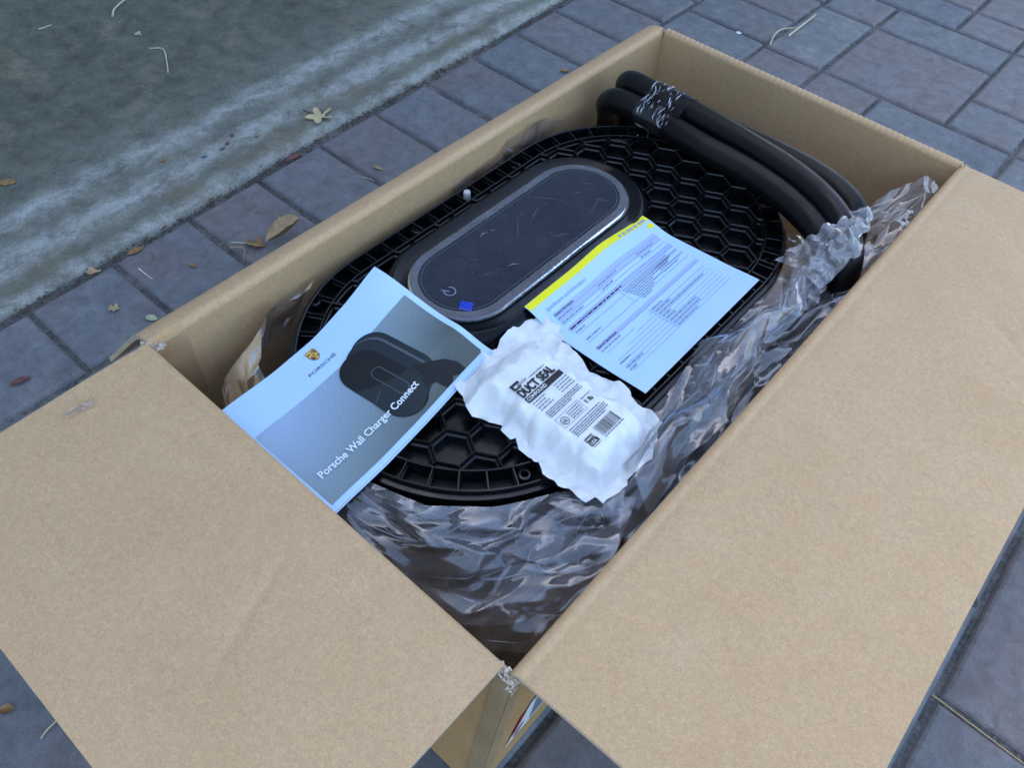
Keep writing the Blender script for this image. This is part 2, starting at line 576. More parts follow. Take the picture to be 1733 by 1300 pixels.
# position-based sheet: used for crumpled film and wrapping
def relax(P, rest, pin, iters, bend=0.25, gravity=0.0, collide=None, stiff=0.9):
    P = P.copy()
    P0 = P.copy()
    rh, rv, rd1, rd2, bh, bv = rest
    def proj(a, b, r, k, wa, wb):
        d = b - a
        l = np.linalg.norm(d, axis=2, keepdims=True) + 1e-9
        corr = k * (l - r) * d / l
        ws = wa + wb + 1e-9
        return corr * wa / ws, corr * wb / ws
    W = np.where(pin, 0.0, 1.0)[..., None]
    for it in range(iters):
        if gravity:
            P[..., 2] -= gravity * W[..., 0]
        for axis, st, r, k in (('h', 1, rh, stiff), ('v', 1, rv, stiff), ('h', 2, bh, bend), ('v', 2, bv, bend)):
            for par in range(2 * st):
                if axis == 'h':
                    n = P.shape[1]
                    ia = np.array([i for i in range(n - st) if (i // st) % 2 == par // st and i % st == par % st], int)
                    if len(ia) == 0: continue
                    ca, cb = proj(P[:, ia], P[:, ia + st], r[:, ia], k, W[:, ia], W[:, ia + st])
                    P[:, ia] += ca; P[:, ia + st] -= cb
                else:
                    n = P.shape[0]
                    ia = np.array([i for i in range(n - st) if (i // st) % 2 == par // st and i % st == par % st], int)
                    if len(ia) == 0: continue
                    ca, cb = proj(P[ia], P[ia + st], r[ia], k, W[ia], W[ia + st])
                    P[ia] += ca; P[ia + st] -= cb
        ca, cb = proj(P[:-1, :-1], P[1:, 1:], rd1, 0.4, W[:-1, :-1], W[1:, 1:])
        P[:-1, :-1] += ca * 0.5; P[1:, 1:] -= cb * 0.5
        ca, cb = proj(P[:-1, 1:], P[1:, :-1], rd2, 0.4, W[:-1, 1:], W[1:, :-1])
        P[:-1, 1:] += ca * 0.5; P[1:, :-1] -= cb * 0.5
        if collide is not None:
            P = collide(P)
        P = np.where(pin[..., None], P0, P)
    return P

def rests(P, ex, ey):
    def L(a, b): return np.linalg.norm(b - a, axis=2, keepdims=True)
    rh = L(P[:, :-1], P[:, 1:]) * ex
    rv = L(P[:-1], P[1:]) * ey
    em = 0.5 * (ex + ey)
    rd1 = L(P[:-1, :-1], P[1:, 1:]) * em
    rd2 = L(P[:-1, 1:], P[1:, :-1]) * em
    bh = L(P[:, :-2], P[:, 2:]) * ex
    bv = L(P[:-2], P[2:]) * ey
    return rh, rv, rd1, rd2, bh, bv

def upsample(P):
    ny, nx = P.shape[:2]
    A = np.zeros((ny, nx * 2 - 1, 3)); A[:, ::2] = P; A[:, 1::2] = 0.5 * (P[:, :-1] + P[:, 1:])
    B = np.zeros((ny * 2 - 1, nx * 2 - 1, 3)); B[::2] = A; B[1::2] = 0.5 * (A[:-1] + A[1:])
    return B

def coons(s0, s1, s2, s3, nx, ny):
    """s0 bottom (left to right), s1 right (bottom to top), s2 top (left to right), s3 left (bottom to top)"""
    def rs(p, n):
        p = np.asarray(p, float)
        d = np.r_[0, np.cumsum(np.linalg.norm(np.diff(p, axis=0), axis=1))]
        t = np.linspace(0, d[-1], n)
        return np.stack([np.interp(t, d, p[:, k]) for k in range(p.shape[1])], 1)
    b, t = rs(s0, nx), rs(s2, nx)
    l, r = rs(s3, ny), rs(s1, ny)
    u = np.linspace(0, 1, nx)[None, :, None]; v = np.linspace(0, 1, ny)[:, None, None]
    P = (1 - v) * b[None] + v * t[None] + (1 - u) * l[:, None] + u * r[:, None]
    P -= (1 - u) * (1 - v) * b[0] + u * (1 - v) * b[-1] + (1 - u) * v * t[0] + u * v * t[-1]
    return P

def crumple(P, seed, ex=1.15, ey=1.15, amp=0.004, levels=2, iters=(160, 60), collide=None, pin_edges='all', bend=(0.12, 0.2)):
    r = np.random.default_rng(seed)
    for lv in range(levels):
        ny, nx = P.shape[:2]
        pin = np.zeros((ny, nx), bool)
        if 'l' in pin_edges or pin_edges == 'all': pin[:, 0] = True
        if 'r' in pin_edges or pin_edges == 'all': pin[:, -1] = True
        if 'b' in pin_edges or pin_edges == 'all': pin[0] = True
        if 't' in pin_edges or pin_edges == 'all': pin[-1] = True
        rest = rests(P, ex if lv == 0 else 1.03, ey if lv == 0 else 1.03)
        P = P + r.normal(0, amp / (lv * 3 + 1), P.shape) * (~pin)[..., None]
        P = relax(P, rest, pin, iters[min(lv, len(iters) - 1)], bend[min(lv, len(bend) - 1)], 0, collide)
        if lv < levels - 1:
            P = upsample(P)
    return P

def sheet_obj(name, P, mat, parent=None, smooth=True, label=None):
    ny, nx = P.shape[:2]
    o = mobj(name, P.reshape(-1, 3), grid_faces(nx, ny), mat, parent, smooth)
    if label: o['label'] = label
    return o

# ------------------------------------------------------------------ the setting: ground, slab, paving
def slab_edge(y):
    return -0.583 - (y + 0.42) * 0.0355

mb = MB()
mb.add([(-40, -40, -0.06), (40, -40, -0.06), (40, 40, -0.06), (-40, 40, -0.06)], [(0, 1, 2, 3)])
tag(mb.obj('ground', M['asphalt']), kind='structure')

SLAB_PROF = [(0.0, -0.05), (0.0, -0.006), (-0.004, 0.002), (-0.012, 0.006), (-0.03, 0.008), (-0.07, 0.010), (-0.10, 0.0125), (-0.135, 0.0165), (-0.17, 0.0175), (-0.4, 0.018), (-1.0, 0.018), (-4.0, 0.018)]
def slab_z(x, y):
    d = x - slab_edge(y)
    xs = [-p[0] for p in SLAB_PROF[1:]]
    zs = [p[1] for p in SLAB_PROF[1:]]
    return float(np.interp(-d, xs, zs))

ys = np.r_[np.linspace(-5, -1.2, 8), np.linspace(-1.15, 2.3, 420), np.linspace(2.4, 7, 8)]
V = []
for y in ys:
    e = slab_edge(y)
    jit = 0.004 * (vnoise(y * 38, 3.3, 5) - 0.5) + 0.007 * (vnoise(y * 9, 1.3, 6) - 0.5)
    for k, (dx, z) in enumerate(SLAB_PROF):
        j = jit if k < 5 else 0.0
        zz = z + (0.0016 * (vnoise(y * 60, k * 1.7, 9) - 0.5) if 1 < k < 8 else 0)
        V.append((e + dx + j, y, zz))
F = grid_faces(len(SLAB_PROF), len(ys), flip=True)
tag(mobj('concrete_slab', V, F, M['concrete'], smooth=True), kind='structure')

# the house on the left: its wall stands on the slab and just enters the top left corner of the picture; the unseen rest is built out to shade the box
def house_wall():
    w = thing('house_wall', (-1.3, 0, 0.018), 'pale house wall standing on the slab at the top left corner', 'wall')
    def xw(y): return -1.300 - (y + 0.03) * 0.0355
    mb = MB()
    for (y0, y1, z0, z1, d) in ((-4.5, -2.2, 0.018, 2.7, 0.0), (-2.2, 2.6, 2.15, 2.7, 0.0), (2.6, 5.0, 0.018, 2.7, 0.0)):
        mb.add([(xw(y0), y0, z0), (xw(y1), y1, z0), (xw(y1), y1, z1), (xw(y0), y0, z1), (xw(y0) - .2, y0, z0), (xw(y1) - .2, y1, z0), (xw(y1) - .2, y1, z1), (xw(y0) - .2, y0, z1)],
               [(0, 1, 2, 3), (7, 6, 5, 4), (0, 3, 7, 4), (1, 5, 6, 2), (3, 2, 6, 7), (0, 4, 5, 1)])
    mb.obj('wall', M['stucco'], w)
    for k in range(4):
        z0, z1 = 0.022 + 0.532 * k, 0.022 + 0.532 * (k + 1) - 0.006
        mb = MB()
        a, b = -2.195, 2.595
        mb.add([(xw(a) - .01, a, z0), (xw(b) - .01, b, z0), (xw(b) - .01, b, z1), (xw(a) - .01, a, z1), (xw(a) - .06, a, z0), (xw(b) - .06, b, z0), (xw(b) - .06, b, z1), (xw(a) - .06, a, z1)],
               [(0, 1, 2, 3), (7, 6, 5, 4), (0, 3, 7, 4), (1, 5, 6, 2), (3, 2, 6, 7), (0, 4, 5, 1)])
        mb.obj('garage_door_panel', M['door_paint'], w)
    mb = MB()
    for y0, y1 in ((-5.0, 5.5),):
        e, r_ = -1.02, -5.2
        mb.add([(e, y0, 2.68), (e, y1, 2.68), (r_, y1, 4.3), (r_, y0, 4.3), (e, y0, 2.82), (e, y1, 2.82), (r_, y1, 4.44), (r_, y0, 4.44)],
               [(0, 3, 2, 1), (4, 5, 6, 7), (0, 1, 5, 4), (1, 2, 6, 5), (2, 3, 7, 6), (3, 0, 4, 7)])
    mb.obj('roof', M['roof'], w)  # unseen roof, added to block the sun

# paving: lines of the laying grid
XL = [-0.257, -0.139, -0.020, 0.097, 0.216, 0.345, 0.475] + [0.475 + 0.119 * k for k in range(1, 13)]
y_up = [0.878, 0.993, 1.105, 1.217, 1.325] + [1.325 + 0.115 * k for k in range(1, 9)]
y_dn = [0.878 - 0.11775 * k for k in range(1, 20)]
YL = sorted(y_dn) + y_up
J0 = len(y_dn)                                # index of the line y = 0.878
house_wall()
pavers = []                                   # (x0, x1, y0, y1)
nx, ny = len(XL) - 1, len(YL) - 1
used = np.zeros((nx, ny), bool)
def put(i, j, w, h):
    used[i:i + w, j:j + h] = True
    pavers.append((XL[i], XL[i + w], YL[j], YL[j + h]))
for i, j, w, h in ((0, 0, 1, 2), (1, 0, 2, 2), (1, 2, 2, 1), (0, 2, 1, 1), (2, 3, 1, 1), (0, 3, 2, 1), (0, -1, 1, 1), (1, -1, 1, 1), (2, -1, 2, 1), (3, 0, 1, 1), (3, 1, 1, 2), (3, 3, 2, 1)):
    put(i, J0 + j, w, h)
jj = J0 - 8                                   # the cross joint at y = -0.064 right of the flap
put(6, jj - 2, 1, 2); put(6, jj, 2, 2); put(5, jj - 1, 1, 2); put(4, jj - 1, 1, 2)
pr = random.Random(5)
for j in range(ny):
    for i in range(nx):
        if used[i, j]: continue
        opts = [(2, 2), (2, 1), (1, 2), (1, 1), (1, 1)]
        pr.shuffle(opts)
        for w, h in opts + [(1, 1)]:
            if i + w <= nx and j + h <= ny and not used[i:i + w, j:j + h].any():
                put(i, j, w, h); break
# two columns next to the slab
y = -0.389 - 0.1195 * 12
while y < 2.2:
    pavers.append((None, -0.435, y, y + 0.1195)); y += 0.1195
y = 1.004 - 0.1178 * 24
k = 0
while y < 2.2:
    h = (0.1178, 0.2356, 0.1178)[k % 3] if y < 0.75 else 0.1178
    pavers.append((-0.435, -0.257, y, y + h)); y += h; k += 1

JW = 0.0036
def paver_mesh(w, h, skew=0.0):
    """top face at z = 0, bevelled arris, origin at the centre; skew shifts the left side (beside the slab)"""
    c, d = 0.0058, 0.0036
    hw, hh = w / 2, h / 2
    def ring(ins, z):
        return [(-hw + ins, -hh + ins, z), (hw - ins, -hh + ins, z), (hw - ins, hh - ins, z), (-hw + ins, hh - ins, z)]
    V = ring(0, -0.045) + ring(0, -d - 0.0008) + ring(c * 0.45, -d * 0.35) + ring(c, 0)
    V = [(x + (skew * y if x < 0 else 0), y, z) for x, y, z in V]
    F = []
    for r in range(3):
        for k in range(4):
            k2 = (k + 1) % 4
            F.append((r * 4 + k, r * 4 + k2, r * 4 + 4 + k2, r * 4 + 4 + k))
    F.append((12, 13, 14, 15))
    return V, F

paving = thing('brick_paving', (0, 0, 0), 'grey concrete block paving', 'paving')
paving['kind'] = 'structure'
del paving['category']; del paving['label']
mb = MB()
mb.add([(-0.66, -2.0, -0.0056), (2.0, -2.0, -0.0052), (2.0, 2.3, -0.0052), (-0.66, 2.3, -0.0052)], [(0, 1, 2, 3)])
mb.obj('joint_sand', M['sand'], paving)

pc = []
for (x0, x1, y0, y1) in pavers:
    e = False
    if x0 is None:
        x0 = slab_edge(0.5 * (y0 + y1)) + 0.011
        e = True
    pc.append((x0, x1, y0, y1, e))
cpt = np.array([-0.05, 0.25])
pc.sort(key=lambda q: ((q[0] + q[1]) / 2 - cpt[0]) ** 2 + ((q[2] + q[3]) / 2 - cpt[1]) ** 2)
cache = {}
rest_mb = MB()
for n, (x0, x1, y0, y1, e) in enumerate(pc):
    w, h = x1 - x0 - 2 * JW, y1 - y0 - 2 * JW
    cx, cy = (x0 + x1) / 2, (y0 + y1) / 2
    skew = -0.0355 if e else 0.0
    if n < 290:
        key = (round(w, 3), round(h, 3), e)
        if key not in cache:
            v, f = paver_mesh(key[0], key[1], skew)
            cache[key] = mesh_data('paver', v, f, M['paver'])
        o = bpy.data.objects.new('paver', cache[key])
        col.objects.link(o)
        o.parent = paving
        o.location = (cx + random.uniform(-.0008, .0008), cy + random.uniform(-.0008, .0008), -random.uniform(0.0, 0.0014))
        o.rotation_euler = (random.uniform(-.004, .004), random.uniform(-.004, .004), random.uniform(-.006, .006))
    else:
        v, f = paver_mesh(w, h, skew)
        rest_mb.add([(a + cx, b + cy, c) for a, b, c in v], f)
tag(rest_mb.obj('distant_pavers', M['paver'], paving), kind='stuff')

# crumbs and grit lying in the joints
mb = MB()
def crumb(x, y, z, s):
    a = random.uniform(0, 6.3)
    l, w, t = s * random.uniform(0.8, 2.6), s * random.uniform(.4, .9), s * random.uniform(.3, .7)
    ca, sa = math.cos(a), math.sin(a)
    P = [(-l, 0, 0), (0, -w, 0), (l, 0, t * .4), (0, w, 0), (0, 0, t)]
    mb.add([(x + ca * p - sa * q, y + sa * p + ca * q, z + r) for p, q, r in P], [(0, 1, 4), (1, 2, 4), (2, 3, 4), (3, 0, 4), (3, 2, 1, 0)])
for _ in range(1500):
    y = random.uniform(-0.75, 1.3)
    x = slab_edge(y) + random.gauss(0.006, 0.004)
    crumb(x, y, -0.004 + random.uniform(0, .004), random.choice((.0008, .0012, .0016, .0022)))
for (x0, x1, y0, y1, e) in pc[:290]:
    for _ in range(16):
        if random.random() < .5:
            x, y = random.uniform(x0, x1), random.choice((y0, y1)) + random.gauss(0, .0012)
        else:
            x, y = random.choice((x0, x1)) + random.gauss(0, .0012), random.uniform(y0, y1)
        crumb(x, y, -0.0052, random.choice((.0006, .0009, .0013)))
for _ in range(260):
    y = random.uniform(-0.6, 0.9); x = slab_edge(y) - random.random() ** 1.4 * 0.7
    crumb(x, y, slab_z(x, y), random.choice((.0006, .0008, .0012, .0016)))
for _ in range(260):
    x, y = random.uniform(-.58, .9), random.uniform(-.75, 1.4)
    crumb(x, y, -.0005, random.choice((.0005, .0007, .001)))
tag(mb.obj('joint_grit', M['twig']), 'dark grit and leaf crumbs lying in the paving joints', 'grit', kind='stuff')

# ------------------------------------------------------------------ the cardboard box
BX, BY = 0.208, 0.390                         # half width, half length at the outside of the walls
T = 0.0045
box = thing('cardboard_box', (0, 0, 0), 'large open brown cardboard box with flaps folded out on grey pavers', 'box')

def board(path, thick, b0, b1, axis, nseg=40, warp=None, edge_mat=1, flute=0.0, taper=None):
    """extrude a bent board: path = (a, z) centre line; axis 'x+','x-','y+','y-' says which way a points"""
    P = np.asarray(path, float)
    Tn = np.gradient(P, axis=0); Tn /= np.linalg.norm(Tn, axis=1)[:, None]
    Nn = np.stack([-Tn[:, 1], Tn[:, 0]], 1)
    top = P + Nn * thick / 2; bot = P - Nn * thick / 2
    loop = np.vstack([top, bot[::-1]])
    m = len(loop)
    bs = np.linspace(0, 1, nseg + 1)
    V, F, MI = [], [], []
    for s in bs:
        for k, (a, z) in enumerate(loop):
            pi_ = k if k < len(P) else m - 1 - k
            c0, c1 = b0, b1
            if taper is not None:
                d0, d1 = taper(pi_ / (len(P) - 1))
                c0, c1 = b0 + d0, b1 - d1
            b = c0 + (c1 - c0) * s
            dz = warp(a, b) if warp else 0.0
            if flute and pi_ < len(P) * 0.5:
                dz += flute * math.sin(b * 2 * math.pi / 0.0075)
            if axis == 'x+': V.append((a, b, z + dz))
            elif axis == 'x-': V.append((-a, b, z + dz))
            elif axis == 'y+': V.append((b, a, z + dz))
            else: V.append((b, -a, z + dz))
    np_ = len(P)
    flip = axis in ('x+', 'y-')
    for i in range(nseg):
        for k in range(m):
            k2 = (k + 1) % m
            q = (i * m + k, i * m + k2, (i + 1) * m + k2, (i + 1) * m + k)
            F.append(q if flip else q[::-1])
            MI.append(edge_mat if (k == np_ - 1 or k == m - 1) else 0)
    for base, rev in ((0, flip), (nseg * m, not flip)):
        for k in range(np_ - 1):
            q = (base + k, base + k + 1, base + m - 2 - k, base + m - 1 - k)
            F.append(q[::-1] if rev else q)
            MI.append(edge_mat)
    return V, F, MI

def arc(cx, cz, r, a0, a1, n):
    return [(cx + r * math.cos(math.radians(a0 + (a1 - a0) * k / n)), cz + r * math.sin(math.radians(a0 + (a1 - a0) * k / n))) for k in range(n + 1)]

KM = [M['kraft'], M['kraft_edge']]
def wallwarp(seed, amp):
    return lambda a, b: amp * (vnoise(b * 9, a * 9, seed) - 0.5)

# walls
SL = 0.029                                    # the near end leans out this far at the bottom
zt = H - 0.0125
def prism8(x0, x1, yb0, yb1, yt0, yt1, z0, z1, name, mat):
    mb = MB()
    mb.add([(x0, yb0, z0), (x1, yb0, z0), (x1, yb1, z0), (x0, yb1, z0), (x0, yt0, z1), (x1, yt0, z1), (x1, yt1, z1), (x0, yt1, z1)],
           [(0, 3, 2, 1), (4, 5, 6, 7), (0, 1, 5, 4), (1, 2, 6, 5), (2, 3, 7, 6), (3, 0, 4, 7)])
    return mb.obj(name, mat, box)
prism8(-BX + T, BX - T, -BY - SL + T, BY - T, -BY - SL + T + .0006, BY - T, 0.0015, 0.006, 'base_panel', M['kraft'])
right_wall = prism8(BX - T, BX, -BY - SL, BY, -BY, BY, 0.0015, zt, 'side_wall', M['kraft_out'])
prism8(-BX, -BX + T, -BY - SL, BY, -BY, BY, 0.0015, zt, 'side_wall', M['kraft'])
prism8(-BX + T + .0003, BX - T - .0003, BY - T, BY - .0004, BY - T, BY - .0004, 0.0015, zt, 'end_wall', M['kraft'])
near_wall = prism8(-BX + T + .0003, BX - T - .0003, -BY - SL + .0004, -BY - SL + T, -BY + .0004, -BY + T, 0.0015, zt, 'end_wall', M['kraft_out'])

# right flap, level, resting on its fold
ctr = BX - T / 2
path = [(ctr, zt), (ctr, H - 0.0056)] + arc(ctr + 0.0050, H - 0.0050, 0.0050, 175, 95, 7) + [(ctr + 0.0070, H - 0.0004), (ctr + 0.0090, H - 0.0012), (ctr + 0.0115, H - 0.0005)]
path += [(ctr + t, H - 0.0004 - 0.010 * ((t - .02) / .19) ** 2) for t in np.linspace(0.02, 0.214, 48)]
def rwarp(a, b):
    t = max(0.0, a - ctr)
    return 0.05 * t * (vnoise(b * 3.0 + 4, t * 5, 3) - 0.5) + 0.0011 * (vnoise(b * 16, t * 16, 8) - .5) * min(1, t / .02) - 0.0026 * math.exp(-((b - 0.160 + 0.55 * (t - .14)) / .0055) ** 2) * max(0, min(1, (t - .10) / .03)) - 0.0012 * math.exp(-((t - .060 - .25 * (b + .25)) / .004) ** 2) * max(0, min(1, 1 - abs(b + .24) / .07))
V, F, MI = board(path, 0.0048, -BY + 0.002, BY - 0.001, 'x+', 220, rwarp, taper=lambda s: (0.006 * s, 0.0))
mobj('flap', V, F, KM, box, True, MI)['label'] = 'long right flap, level, pale where the light falls'

# near flap, level
ctry = BY - T / 2
path = [(ctry, zt), (ctry, H - 0.0056)] + arc(ctry + 0.0050, H - 0.0050, 0.0050, 175, 95, 7) + [(ctry + 0.0070, H - 0.0003), (ctry + 0.0090, H - 0.0009), (ctry + 0.0115, H - 0.0004)]
path += [(ctry + t, H - 0.0002 - 0.004 * ((t - .02) / .19) ** 2) for t in np.linspace(0.02, 0.211, 40)]
def nwarp(a, b):
    t = max(0.0, a - ctry)
    return 0.03 * t * (vnoise(b * 4 + 9, t * 6, 13) - 0.5) + 0.0012 * (vnoise(b * 18, t * 18, 18) - .5) * min(1, t / .02) - 0.0014 * math.exp(-((b - 0.048 - .35 * (t - .09)) / .004) ** 2) * max(0, min(1, 1 - abs(t - .085) / .055))
V, F, MI = board(path, 0.0048, -BX + 0.001, BX - 0.010, 'y-', 160, nwarp, taper=lambda s: (0.0, 0.002 * s))
mobj('flap', V, F, KM, box, True, MI)['label'] = 'short near flap, level, plain brown'

# left flap, bent over a soft fold and hanging outwards
path = [(ctr, zt), (ctr, H - 0.0048)] + arc(ctr + 0.0042, H - 0.0042, 0.0042, 172, 84, 7)
a0, z0 = path[-1]
dist = 0.0
for k in range(26):
    st = 0.002 if k < 12 else 0.0118
    sl = math.radians(8 + 40 * min(1, dist / 0.026))
    a0 += st * math.cos(sl); z0 -= st * math.sin(sl); dist += st
    path.append((a0, z0))
V, F, MI = board(path, 0.0046, -BY + 0.004, BY - 0.002, 'x-', 90, lambda a, b: 0.0022 * (vnoise(b * 7, 2.2, 21) - .5) + 0.0008 * (vnoise(b * 40, a * 30, 22) - .5))
mobj('flap', V, F, KM, box, True, MI)['label'] = 'long left flap folded down outside'

# far flap, folded right down outside
path = [(ctry, zt), (ctry, H - 0.0044)] + arc(ctry + 0.0038, H - 0.0040, 0.0038, 175, 30, 8)
a0, z0 = path[-1]
path += [(a0 + t * math.sin(math.radians(24)), z0 - t * math.cos(math.radians(24))) for t in np.linspace(0.01, 0.19, 8)]
V, F, MI = board(path, 0.0046, -BX + 0.006, BX - 0.003, 'y+', 330, lambda a, b: 0.0015 * (vnoise(b * 8, 1.1, 31) - .5), flute=0.00035)
mobj('flap', V, F, KM, box, True, MI)['label'] = 'short far flap folded down outside'

# torn paper at the corners
def torn(cx, cy, cz, sx, sy, seed, n=13, parent=box):
    r = np.random.default_rng(seed)
    u, v = np.meshgrid(np.linspace(-1, 1, n), np.linspace(-1, 1, max(5, n // 2)))
    P = np.stack([cx + u * sx + r.normal(0, sx * .05, u.shape), cy + v * sy + r.normal(0, sy * .10, u.shape), cz + r.normal(0, 0.0016, u.shape)], 2)
    P[..., 2] += 0.004 * (vnoise(u * 3 + seed, v * 3, seed) - .5)
    sheet_obj('torn_edge', P, M['torn'], parent, False)
torn(BX - 0.004, -BY - 0.001, H - 0.003, 0.009, 0.003, 1)
torn(BX - 0.010, -BY + 0.001, H - 0.001, 0.006, 0.003, 2)
torn(BX + 0.003, -BY - 0.002, H - 0.004, 0.003, 0.005, 3)
torn(BX + 0.001, BY - 0.002, H + 0.001, 0.005, 0.003, 4)
torn(BX + 0.005, BY - 0.002, H - 0.002, 0.003, 0.004, 5)
torn(-BX + 0.001, -BY + 0.004, H - 0.001, 0.004, 0.006, 6)
torn(-BX + 0.006, -BY + 0.010, H - 0.004, 0.004, 0.005, 7)
torn(-BX + 0.002, BY - 0.004, H - 0.001, 0.005, 0.002, 8)

# clear tape stuck down the inside of the left wall by the near corner
V, F = [], []
n = 10
for k in range(n):
    t = k / (n - 1)
    y0t, y1t = -BY + 0.006, -BY + 0.036
    z = H + 0.001 - 0.15 * t
    xoff = -BX + T + 0.0012 + 0.0012 * (vnoise(t * 6, 1, 4))
    if k == 0: xoff -= 0.004; z = H + 0.0035
    V += [(xoff, y0t, z), (xoff + 0.0006, (y0t + y1t) / 2, z), (xoff, y1t, z)]
F = grid_faces(3, n)
mobj('tape_strip', V, F, M['film_tape'], box, True)
# scrap of clear film stuck on the near flap
P = coons([(-0.188, -0.474, H + .0042), (-0.182, -0.474, H + .0046)], [(-0.182, -0.474, H + .0046), (-0.177, -0.452, H + .0044)], [(-0.186, -0.450, H + .0040), (-0.177, -0.452, H + .0044)], [(-0.188, -0.474, H + .0042), (-0.186, -0.450, H + .0040)], 7, 9)
P = crumple(P, 61, 1.06, 1.06, .0008, 2, (30, 10), None, 'b')
P[..., 2] = np.maximum(P[..., 2], H + .0036)
sheet_obj('film_scrap', P, M['film_lip'], box, True)
# brown tape down the near vertical corner, and the carrier's label on the right side
def lean(z): return -BY - SL * (1 - (z - .0015) / (zt - .0015))
mb = MB()
za, zb = 0.004, zt - 0.002
for p, q in (((BX + .0007, 0.0), (BX + .0007, 0.014)), ((BX - .014, -.0007), (BX + .0007, -.0007))):
    mb.add([(p[0], lean(za) + p[1], za), (q[0], lean(za) + q[1], za), (q[0], lean(zb) + q[1], zb), (p[0], lean(zb) + p[1], zb)], [(0, 1, 2, 3)])
mb.obj('corner_tape', M['tape_kraft'], box)
lab = MB()
def lpoly(pts, mi, off):
    lab.add([(BX + off, y, z) for y, z in pts], [tuple(range(len(pts)))], mi)
lpoly([(-.385, .046), (-.20, .050), (-.20, .100), (-.357, .098)], 0, .0010)
lpoly([(-.3795, .062), (-.3745, .062), (-.3625, .090), (-.3675, .090)], 1, .0014)
lpoly([(-.3760, .050), (-.3700, .050), (-.3620, .066), (-.3680, .066)], 2, .0014)
for k in range(5):
    y0 = -.3560 + .001 * k
    lpoly([(y0, .053 + .0085 * k), (-.205, .056 + .0085 * k), (-.205, .0605 + .0085 * k), (y0 + .002, .0575 + .0085 * k)], 2, .0014)
lab.obj('shipping_label', [M['label_white'], M['label_red'], M['label_grey']], box)

# ------------------------------------------------------------------ the black plastic cover
ZS = H - 0.030                                # top of the ribs
CX, CY0, CY1 = -0.030, -0.174, 0.090
RO, RI = 0.165, 0.1405
cover = thing('plastic_cover', (CX, -0.04, 0.006), 'black oval plastic housing with honeycomb ribs and glossy dark panel in box', 'housing')
v, f = stad_ring(CX, CY0, CY1, [(0.150, 0.0062), (0.150, ZS - 0.03), (0.002, ZS - 0.03), (0.002, 0.0062)], 24)
mobj('body', v, f, M['shell_body'], cover)
v, f = loft([[(x, y, ZS - 0.020) for x, y in stadium(CX, CY0, CY1, 0.163, 28)], [(x, y, ZS - 0.016) for x, y in stadium(CX, CY0, CY1, 0.163, 28)]], True, True)
mobj('back_plate', v, f, M['shell'], cover)
v, f = stad_ring(CX, CY0, CY1, [(0.1585, ZS - .017), (0.1585, ZS - .0006), (0.1591, ZS), (0.1600, ZS), (0.1606, ZS - .0008), (0.1612, ZS - .0060), (0.1650, ZS - .0066), (0.1655, ZS - .0085), (0.1655, ZS - .024), (0.160, ZS - .024)], 40)
mobj('outer_rim', v, f, M['shell'], cover)
v, f = stad_ring(CX, CY0, CY1, [(RI - .0028, ZS - .016), (RI - .0022, ZS - .006), (RI - .0009, ZS - .0052), (RI - .0008, ZS - .0004), (RI - .0003, ZS), (RI + .0003, ZS), (RI + .0008, ZS - .0004), (RI + .0022, ZS - .016)], 40)
mobj('inner_rim', v, f, M['shell'], cover)

# radial ribs between the rims: walk round the stadium
def walk(R, s):
    """point and outward normal at arc length s measured on radius R"""
    straight = CY1 - CY0
    per = 2 * straight + 2 * math.pi * R
    s = s % per
    if s < straight:
        return (CX + R, CY0 + s), (1, 0)
    s -= straight
    if s < math.pi * R:
        a = s / R
        return (CX + R * math.cos(a), CY1 + R * math.sin(a)), (math.cos(a), math.sin(a))
    s -= math.pi * R
    if s < straight:
        return (CX - R, CY1 - s), (-1, 0)
    s -= straight
    a = math.pi + s / R
    return (CX + R * math.cos(a), CY0 + R * math.sin(a)), (math.cos(a), math.sin(a))
per = 2 * (CY1 - CY0) + 2 * math.pi * RI
nr = int(per / 0.0218)
v = []
for z, hw in ((-.0158, .0016), (-.006, .0013), (-.0054, .0006), (-.0006, .0006)):
    v += [(0, -hw, z), (0.0172, -hw, z), (0.0172, hw, z), (0, hw, z)]
rf = [(r * 4 + k, r * 4 + (k + 1) % 4, r * 4 + 4 + (k + 1) % 4, r * 4 + 4 + k) for r in range(3) for k in range(4)] + [(12, 13, 14, 15)]
rib_me = mesh_data('rib', v, rf, M['shell'])
borg = world_loc(cover)
for k in range(nr):
    (x, y), (nxn, nyn) = walk(RI, per * (k + 0.35) / nr)
    o = bpy.data.objects.new('rib', rib_me)
    col.objects.link(o); o.parent = cover
    o.location = Vector((x + nxn * .001, y + nyn * .001, ZS)) - borg
    o.rotation_euler = (0, 0, math.atan2(nyn, nxn))

# screw bosses in the outer channel
def lathe(prof, seg=20):
    V = [(r * math.cos(2 * math.pi * k / seg), r * math.sin(2 * math.pi * k / seg), z) for r, z in prof for k in range(seg)]
    F = [(i * seg + k, i * seg + (k + 1) % seg, (i + 1) * seg + (k + 1) % seg, (i + 1) * seg + k) for i in range(len(prof) - 1) for k in range(seg)]
    return V, F
v, f = lathe([(0.0066, -.0158), (0.0062, -.0052), (0.0058, -.0048), (0.0036, -.0048), (0.0032, -.0056), (0.0030, -.0150), (0.0001, -.0150)])
boss_me = mesh_data('screw_boss', v, f, M['shell'], True)
for (x, y) in ((0.0985, -0.2465), (-0.176, -0.237), (-0.181, -0.095), (-0.181, 0.063), (-0.120, 0.212), (0.060, 0.210), (0.115, 0.130), (0.120, -0.02), (0.119, -0.155), (-0.05, -0.322)):
    o = bpy.data.objects.new('screw_boss', boss_me)
    col.objects.link(o); o.parent = cover
    o.location = Vector((x, y, ZS)) - borg
v, f = lathe([(0.0042, -.012), (0.0042, -.003), (0.0036, -.0012), (0.0001, -.0008)])
